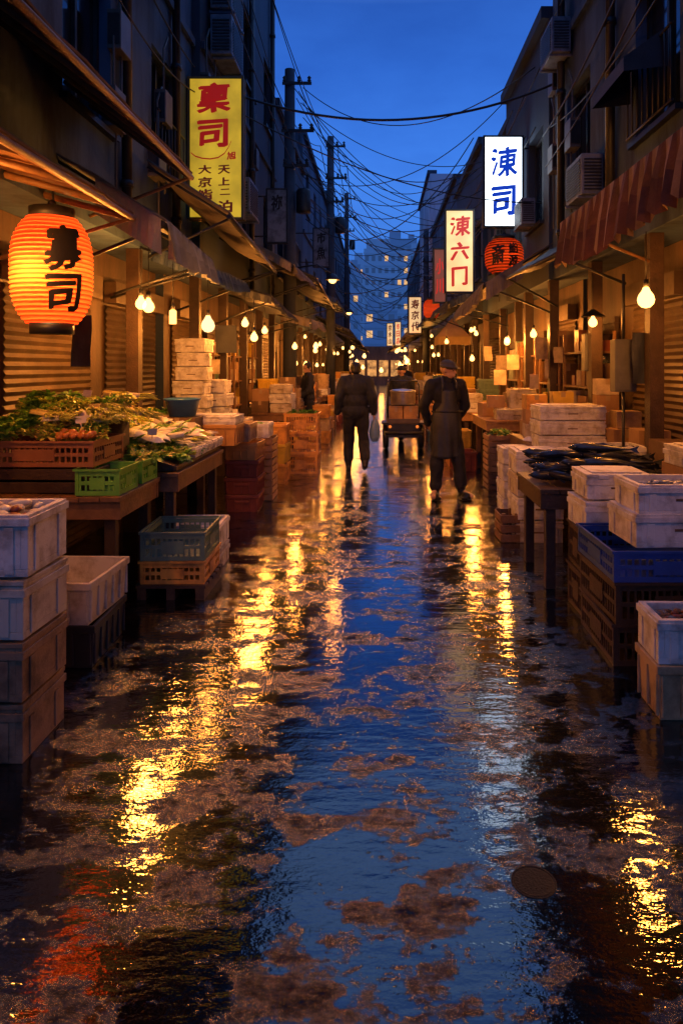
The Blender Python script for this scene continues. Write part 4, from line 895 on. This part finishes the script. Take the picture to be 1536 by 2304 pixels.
for i in range(30): GR(U(-2.5,-1.8),U(7.5,9.2),U(.8,.92),R.choice('dmyp'),U(.6,.9))
def price_card():
    m=MB(); m.box(-.035,.035,-.001,.001,.10,.15); m.box(-.003,.003,-.003,-.0012,0,.12); return mk(m,'price_card',mat('card_white',(.65,.6,.48),.6,.1),origin=(0,0,0),label='small pale card on a stick among produce',category='price card',group='cards among the produce')
for x,y,z in ((-2.0,4.62,1.12),(-1.75,5.3,.97),(-1.9,5.9,1.02),(-2.2,5.1,1.28),(-1.72,6.3,.94),(-1.9,7.9,.8),(-1.85,8.9,.9)): place('pc',price_card,(x,y,z),rot=(-.3,U(-.1,.1),U(-.3,.5)))
CB(-2.2,7.15,.782,.5,.5,.32,card); WC(-2.32,6.75,.8,.35,.3,.3,redp,label='red-brown box of goods on the table')
CB(-1.98,6.95,.782,.36,.36,.31,cardd)
t=MB(); t.lathe((-1.98,6.92,1.1),[(0,0),(.13,0),(.17,.16),(.185,.165),(.185,.18),(.165,.18),(.12,.02),(0,.02)],24); mk(t,'plastic_tub',mat('blue_tub_plastic',(.04,.15,.38),.35,.3),label='round blue plastic tub on a carton',category='tub')
for i in range(8): GR(-1.98+U(-.08,.08),6.92+U(-.08,.08),1.22,'p',.6)
for i in range(10): GR(-2.25+U(-.15,.15),7.1+U(-.2,.2),1.11,R.choice('dmy'),.7)
TB(-1.76,7.22,.782,.62,.4,.22,tan,label='tan plastic container on the table edge'); FB(-1.76,7.22,1.003,.6,.4,.1,foam); TB(-1.55,7.6,.78,.34,.4,.2,cream)
for i in range(7): FB(-2.2+U(-.02,.02),8.15,.782+i*.165,.36-.0,.3,.165,foam,rz=U(-.15,.15))
for i in range(4): FB(-2.05+U(-.02,.02),8.6,.782+i*.165,.36,.3,.165,foam,rz=U(-.15,.15))
for i in range(4): TB(-1.5,7.72,i*.19,.36,.45,.19,redp if i<3 else tan)
for i in range(3): WC(-1.46,8.35,i*.25,.4,.42,.25,woodl)
FB(-1.5,8.3,.752,.4,.4,.17,foam,lid=False); FB(-1.9,8.8,.782,.5,.4,.16,foamw,lid=False)
for i in range(3): CR(-1.15,10.4,i*.3,.5,.42,.3,orangep,label='orange plastic crate in a stack')
for i in range(3): TB(-1.45,9.5,i*.27,.4,.4,.27,yp if i%2 else orangep)
for i in range(4): GR(-1.15+U(-.15,.15),10.4+U(-.1,.1),.88,'d',.8)
# right foreground
TB(1.5,3.2,0,.48,.26,.255,cream,label='cream ribbed container on wet ground'); FB(1.5,3.2,.257,.47,.26,.2,foam,lid=False,label='open white foam box with shellfish')
for i in range(2): CR(1.58,3.95,i*.225,.64,.62,.225,woodd,label='dark brown slotted crate on wet ground')
CR(1.58,3.95,.452,.66,.64,.17,bluep,label='blue slotted crate under foam boxes')
FB(1.64,3.88,.624,.52,.4,.18,foam,lid=False); FB(1.66,3.88,.79,.50,.38,.17,foam,lid=False,label='open white foam tray with seafood'); 
for i in range(2): CR(1.52,4.5,i*.28,.44,.36,.28,woodd,label='dark brown slotted crate by the fish table')
FB(1.5,4.48,.562,.4,.36,.2,foam); FB(1.52,4.48,.763,.4,.36,.17,foam); FB(2.1,4.0,.0,.4,.5,.5,foam2); FB(2.1,4.0,.5,.4,.4,.25,foam); FB(2.1,4.0,.75,.4,.36,.2,foam); CB(2.15,4.5,0,.4,.4,.95,card); FB(2.12,4.5,.952,.34,.3,.14,foam)
table(1.15,2.15,4.85,5.7,.73,'dark wooden fish table with thin legs',m=woodd)
table(1.65,2.6,6.75,8.6,.76,'wooden table stacked with foam boxes'); table(1.6,2.55,5.8,6.6,.72,'low table with foam trays',m=woodd)
table(1.5,2.4,9.5,10.9,.85,'pale wooden table under warm light',m=woodl,lm=wood)
for i in range(3): FB(1.96+U(-.01,.01),7.1,.762+i*.15,.66,.42,.15,foam,label='long white lidded foam box in a stack')
for i in range(4): FB(1.47,6.4,i*.21,.42,.4,.21,foam if i%2 else foamw)
for i in range(4): FB(1.56,7.6,i*.18,.4,.4,.18,foam)
WC(1.2,6.35,0,.17,.3,.26,wood)
FB(2.1,6.1,.722,.48,.4,.18,foam,lid=False); FB(1.75,6.2,.722,.2,.3,.14,foam)
CB(2.45,6.85,.762,.3,.3,.22); CB(2.45,7.35,.762,.34,.3,.36); CB(2.5,7.9,.762,.3,.3,.5); CB(2.2,7.8,.762,.3,.3,.2,open_=True); CB(2.5,6.3,.722,.28,.3,.3); CB(2.45,5.5,0,.4,.4,1.0,cardd)
for x,y,z,m_ in ((1.85,8.1,.762,foamw),(1.85,8.1,.93,card),(2.2,8.2,.762,cream),(2.2,8.2,.96,redp),(2.45,7.4,1.125,card),(2.45,7.4,1.3,paper),(2.5,6.9,.985,cream),(1.9,8.45,.762,card),(2.45,8.3,.762,woodl),(2.45,8.3,.962,cardd),(2.45,8.3,1.14,paper),(2.3,10.0,.852,cream),(2.3,10.0,1.03,card),(1.7,9.9,1.013,card),(2.2,7.5,.98,tealp),(2.2,8.2,1.13,yp),(1.85,8.1,1.1,orangep)): CB(x,y,z,.24,.24,.17,m_,label='small carton stacked among stall goods')
FB(1.95,9.75,.852,.55,.35,.16,foamw); FB(2.05,9.8,1.013,.36,.3,.28,foamw); CB(1.75,10.4,.852,.4,.35,.2); CB(2.1,10.5,.852,.3,.3,.35,cardd)
for i in range(3): WC(1.62,9.0,i*.24,.4,.4,.24,woodl if i else wood)
for i in range(5): GR(1.62+U(-.12,.12),9.0+U(-.12,.12),.72,R.choice('my'),.7)
TB(1.32,10.6,0,.36,.4,.3,redp); TB(1.3,11.1,0,.36,.4,.3,orangep); TB(1.3,11.1,.3,.36,.4,.28,yp)
# fish
def fish(key):
    def f():
        m=MB(); L_=.52; pts=[];rad=[]
        for k in range(13):
            t=k/12; pts.append((-L_/2+L_*t,.03*math.sin(t*3+key),.045)); rad.append(.004+.048*math.sin(math.pi*min(1,t*1.0)**.75)**.9*(1-.35*t) if 0<t<1 else .004)
        m.tube(pts,rad,12,0); x=L_/2
        m.add([(x-.03,.03*math.sin(3+key),.05),(x+.06,.03*math.sin(3+key)+.01,.085),(x+.04,.03*math.sin(3+key),.05),(x+.06,.03*math.sin(3+key)-.01,.015)],[(0,1,2,3)],0)
        m.add([(-.05,0,.088),(.08,0,.083),(.03,.01,.105)],[(0,1,2)],0); m.add([(-.1,.045,.04),(-.02,.05,.03),(-.03,.08,.02)],[(0,1,2)],0); m.add([(-.1,-.045,.04),(-.02,-.05,.03),(-.03,-.08,.02)],[(0,1,2)],0)
        m.ell((-L_/2+.06,.022,.062),.008,8,6,1); m.ell((-L_/2+.06,-.022,.062),.008,8,6,1)
        return mk(m,'fish',[fishm,fishb],origin=(0,0,0),label='whole dark glossy fish on a table',category='fish',group='fish piled on the table')
    return f
for i in range(64):
    x=U(1.36,2.05); y=U(4.98,5.6); hgt=.24*max(0,1-((x-1.62)/.42)**2)*max(0,1-((y-5.3)/.5)**2); s=U(.7,1.0)
    place(('fish',i%3),fish(i%3),(x,y,.735+hgt*U(.1,1)),rot=(U(-1.2,1.2),U(-.03,.10),U(-.7,.5)),scale=(s,s*.9,s*.9))
def pile(x,y,z,w_,l,h,m,label,n=70,r=.025):
    b=MB(); rr=random.Random(int(x*100+y*10))
    for i in range(n):
        u=rr.uniform(-1,1);v=rr.uniform(-1,1); zz=h*(1-.6*(u*u+v*v)/2)*rr.uniform(.3,1)
        M_=Matrix.Rotation(rr.uniform(0,6),3,'Z')@Matrix.Rotation(rr.uniform(-.6,.6),3,'X')
        b.ell((x+u*w_/2,y+v*l/2,z+zz),(r*rr.uniform(.8,1.8),r*.8,r*.55),8,5,rr.randint(0,len(m)-1),M_)
    mk(b,'seafood_pile',m,label=label,category='seafood',kind='stuff')
pile(1.5,3.2,.40,.38,.17,.06,[cardd,fishb,redp],'pile of brown shellfish in a foam box',60,.022)
pile(1.66,3.88,.88,.42,.30,.06,[icem,fishb,icem],'crushed ice and pale fish in a foam tray')
pile(-1.67,2.93,.93,.42,.28,.09,[wv,redp,foamw],'pale and red goods in an open foam box',70,.03)
pile(2.1,6.1,.84,.4,.32,.05,[icem,fishm],'ice and fish in a foam tray'); pile(-1.5,8.3,.86,.32,.32,.06,[g1,g2,wy],'mixed produce in an open foam box')
# ---------------------------------------------------------------- shelves
def shelf(x,y,side,label):
    b=MB(); X0,X1=min(x,x+side*.3),max(x,x+side*.3)
    for z in (.5,.95,1.35,1.75): b.box(X0+.001,X1-.001,y+.03,y+1.065,z,z+.025)
    for yy in (y,y+1.06):
        for xx in (X0,X1-.035): b.box(xx,xx+.035,yy,yy+.035,0,2.0)
    mk(b,'shelf',wood,label=label,category='shelf',bevel=.003)
    for z in (.526,.976,1.376,1.776):
        yy=y+.16
        while yy<y+.9:
            w_=R.choice((.12,.16,.2)); h=R.choice((.12,.18,.26,.3)); 
            if R.random()<.85: CB(x+side*.15,yy,z,.24,w_-.03,h,R.choice((card,paper,cardd,cream,redp,tealp,yp)),rz=0,label='small packed carton on a shelf')
            yy+=w_+.02
for y in (7.6,8.9,10.2,11.5): shelf(2.35,y,1,'wooden shelf packed with cartons under warm light')
for y in (9.6,11.0,12.6): shelf(-2.3,y,-1,'wooden shelf with cartons behind the stall')
def sheet(x,y,z,w_,h,rz,mm=None,label='pale paper notice pinned up at a stall'):
    m=MB(); v=[]
    for k in range(5):
        for q in range(5): v.append((-w_/2+w_*q/4,.015*math.sin(k*1.3+q*1.7),-h*k/4))
    m.add(v,[(k*5+q,k*5+q+1,k*5+q+6,k*5+q+5) for k in range(4) for q in range(4)],0,True)
    o=mk(m,'hanging_sheet',mm or paper,origin=(0,0,0),label=label,category='hanging sheet',group='sheets hanging at the stalls'); o.location=(x,y,z); o.rotation_euler=(0,0,rz)
for x,y,z,w_,h in ((2.3,8.7,1.85,.14,.2),(2.3,9.1,1.7,.16,.26),(2.25,11.4,1.8,.2,.25),(-2.25,9.4,1.7,.15,.2),(2.2,12.2,1.8,.2,.25),(2.1,9.2,1.5,.12,.2),(2.0,11.2,1.55,.2,.25),(2.25,9.4,2.0,.2,.3),(1.9,11.8,1.95,.16,.25)): sheet(x,y,z,w_,h,U(-.4,.4))
for x,y,z,w_,h,mm in ((-2.3,5.3,2.0,.16,.4,canvd),(-2.2,9.9,2.2,.3,.4,canvd),(-2.35,4.1,1.7,.14,.36,canvg),(2.3,6.0,1.9,.15,.45,canvd)): sheet(x,y,z,w_,h,U(-.3,.3),mm,'cloth hanging down behind the stall')
# ---------------------------------------------------------------- far stalls
mats_=[orangep,tan,yp,tealp,redp,cream,orangep]
for side in (-1,1):
    y=11.8 if side<0 else 11.9
    while y<38:
        ln=U(1.6,2.2); xe=U(1.3,1.5)-(.25 if y>26 else 0)
        x0,x1=(-2.2,-xe) if side<0 else (xe,2.2)
        table(x0,x1,y,y+ln,.8,'wooden stall table in the market row',m=R.choice((wood,woodl)))
        yy=y+.2
        while yy<y+ln-.1:
            for xx in (xe+.2,xe+.55):
                c=R.random(); lvl=R.randint(1,3)
                for q in range(lvl):
                    if c<.32: FB(side*xx,yy,.802+q*.165,.36,.3,.165,foam if R.random()<.6 else foamw,rz=U(-.1,.1))
                    elif c<.42: CB(side*xx,yy,.802+q*.2,.3,.3,.2,card if q%2 else cardd)
                    elif c<.78: TB(side*xx,yy,.802+q*.19,.36,.3,.19,mats_[int(c*100)%7])
                if c>=.78 and y<25:
                    for q in range(3): GR(side*xx+U(-.1,.1),yy+U(-.1,.1),.82,R.choice('dmyp'),U(.7,1))
            yy+=.42
        for q in range(R.randint(2,3)): TB(side*(xe-.22),y+U(.2,.3),q*.27,.36,.4,.27,R.choice(mats_))
        if y<20:
            for q in range(2): WC(side*(xe-.2),y+1.1,q*.25,.4,.42,.25,R.choice((wood,woodl)))
        y+=ln+U(.25,.5)
# ---------------------------------------------------------------- cargo cart
root=empty('cargo_cart',(X,Y+.8,0),label='small three-wheeled motor cart loaded with metal tubs',category='cart')
b=MB(); b.box(X-.32,X+.32,Y+.02,Y+1.5,.42,.5); b.box(X-.30,X+.30,Y,Y+.03,.36,.50); b.box(X-.32,X-.29,Y+.032,Y+1.5,.502,.62); b.box(X+.29,X+.32,Y+.032,Y+1.5,.502,.62); b.box(X-.32,X+.32,Y-.0,Y+.03,.502,.60)
mk(b,'cargo_bed',mat('cart_paint',(.10,.07,.035),.4,.4,8),parent=root,bevel=.008)
b=MB()
for sx_ in (-.30,.30):
    b.tube([(X+sx_,Y+.05,.6),(X+sx_,Y+.05,1.22),(X+sx_*.9,Y+.12,1.32),(X+sx_*.9,Y+1.3,1.32),(X+sx_,Y+1.4,.6)],.018,8)
b.tube([(X-.27,Y+.12,1.32),(X+.27,Y+.12,1.32)],.018,8); b.tube([(X-.30,Y+.05,.86),(X+.30,Y+.05,.86)],.012,8); b.tube([(X-.27,Y+1.3,1.32),(X+.27,Y+1.3,1.32)],.016,8); mk(b,'cage_frame',metald,parent=root)
for wx,wy,wr in ((X-.34,Y+.25,.24),(X+.34,Y+.25,.24),(X,Y+1.65,.22)):
    Mr=Matrix.Rotation(math.pi/2,3,'Y'); b=MB(); b.lathe((wx,wy,wr),[(wr*.6,-.05),(wr*.9,-.06),(wr,-.03),(wr,.03),(wr*.9,.06),(wr*.6,.05),(wr*.6,-.05)],28,0,True,Mr); wo=mk(b,'wheel',rubber,parent=root)
    c=MB(); c.lathe((wx,wy,wr),[(0,-.03),(wr*.2,-.05),(wr*.3,-.03),(wr*.59,-.04),(wr*.59,.04),(wr*.3,.03),(0,.04)],20,0,True,Mr); mk(c,'rim',steel,parent=wo)
b=MB(); b.box(X-.42,X-.285,Y-.03,Y+.52,.49,.53); b.box(X+.285,X+.42,Y-.03,Y+.52,.49,.53); b.tube([(X-.36,Y-.04,.33),(X+.36,Y-.04,.33)],.03,8); b.box(X-.30,X+.30,Y-.02,Y-.003,.24,.50); b.box(X-.06,X+.06,Y+.2,Y+1.6,.3,.41); mk(b,'chassis',metald,parent=root)
for sx_ in (-.26,.26):
    b=MB(); b.ell((X+sx_,Y-.03,.45),(.03,.02,.03)); mk(b,'tail_light',mat('lamp_lens',(.5,.2,.04),.2,.2,emit=(1,.25,.04),es=.7),parent=root)
b=MB(); b.tube([(X,Y+1.65,.3),(X,Y+1.6,1.0)],.025,8); b.tube([(X-.25,Y+1.5,1.02),(X,Y+1.6,1.0),(X+.25,Y+1.5,1.02)],.014,8); mk(b,'handlebar',metald,parent=root)
b=MB(); b.lathe((X,Y+.36,.84),[(0,0),(.22,0),(.245,.05),(.245,.26),(.26,.27),(.26,.29),(.2,.31),(0,.33)],28)
mk(b,'metal_drum',steel,label='dented steel drum on the cart bed',category='drum',bevel=.004)
for sx_ in (-.14,.14): CB(X+sx_,Y+.36,.505,.26,.4,.33,woodl,rz=0,label='small wooden box carried on the cart')
CB(X-.1,Y+.8,.505,.3,.3,.3); 
b=MB(); b.lathe((.483,2.12,0),[(0,.0012),(.060,.0012),(.0605,.0006),(.063,.0006),(.0635,.0018),(.069,.0018),(.070,.0004)],32,sm=False)
for k in range(5): b.box(.447+k*.017,.452+k*.017,2.09,2.15,.0013,.0022)
mk(b,'valve_cover',mat('cover_iron',(.004,.0045,.006),.42,.6,30,.2,120,spec=.12),label='small round iron cover in wet asphalt',category='manhole cover')
# ---------------------------------------------------------------- camera
cd=bpy.data.cameras.new('cam'); co=bpy.data.objects.new('camera',cd); col.objects.link(co); sc.camera=co
cd.sensor_fit='VERTICAL'; cd.sensor_height=36; cd.sensor_width=24; cd.lens=24; cd.shift_y=-(327/2304); cd.shift_x=-(82/2304); cd.clip_end=1500; cd.clip_start=.05
co.location=(0,0,1.6); co.rotation_euler=(math.pi/2,0,0)
sc.view_settings.view_transform='Standard'; sc.view_settings.look='None'; sc.view_settings.exposure=0
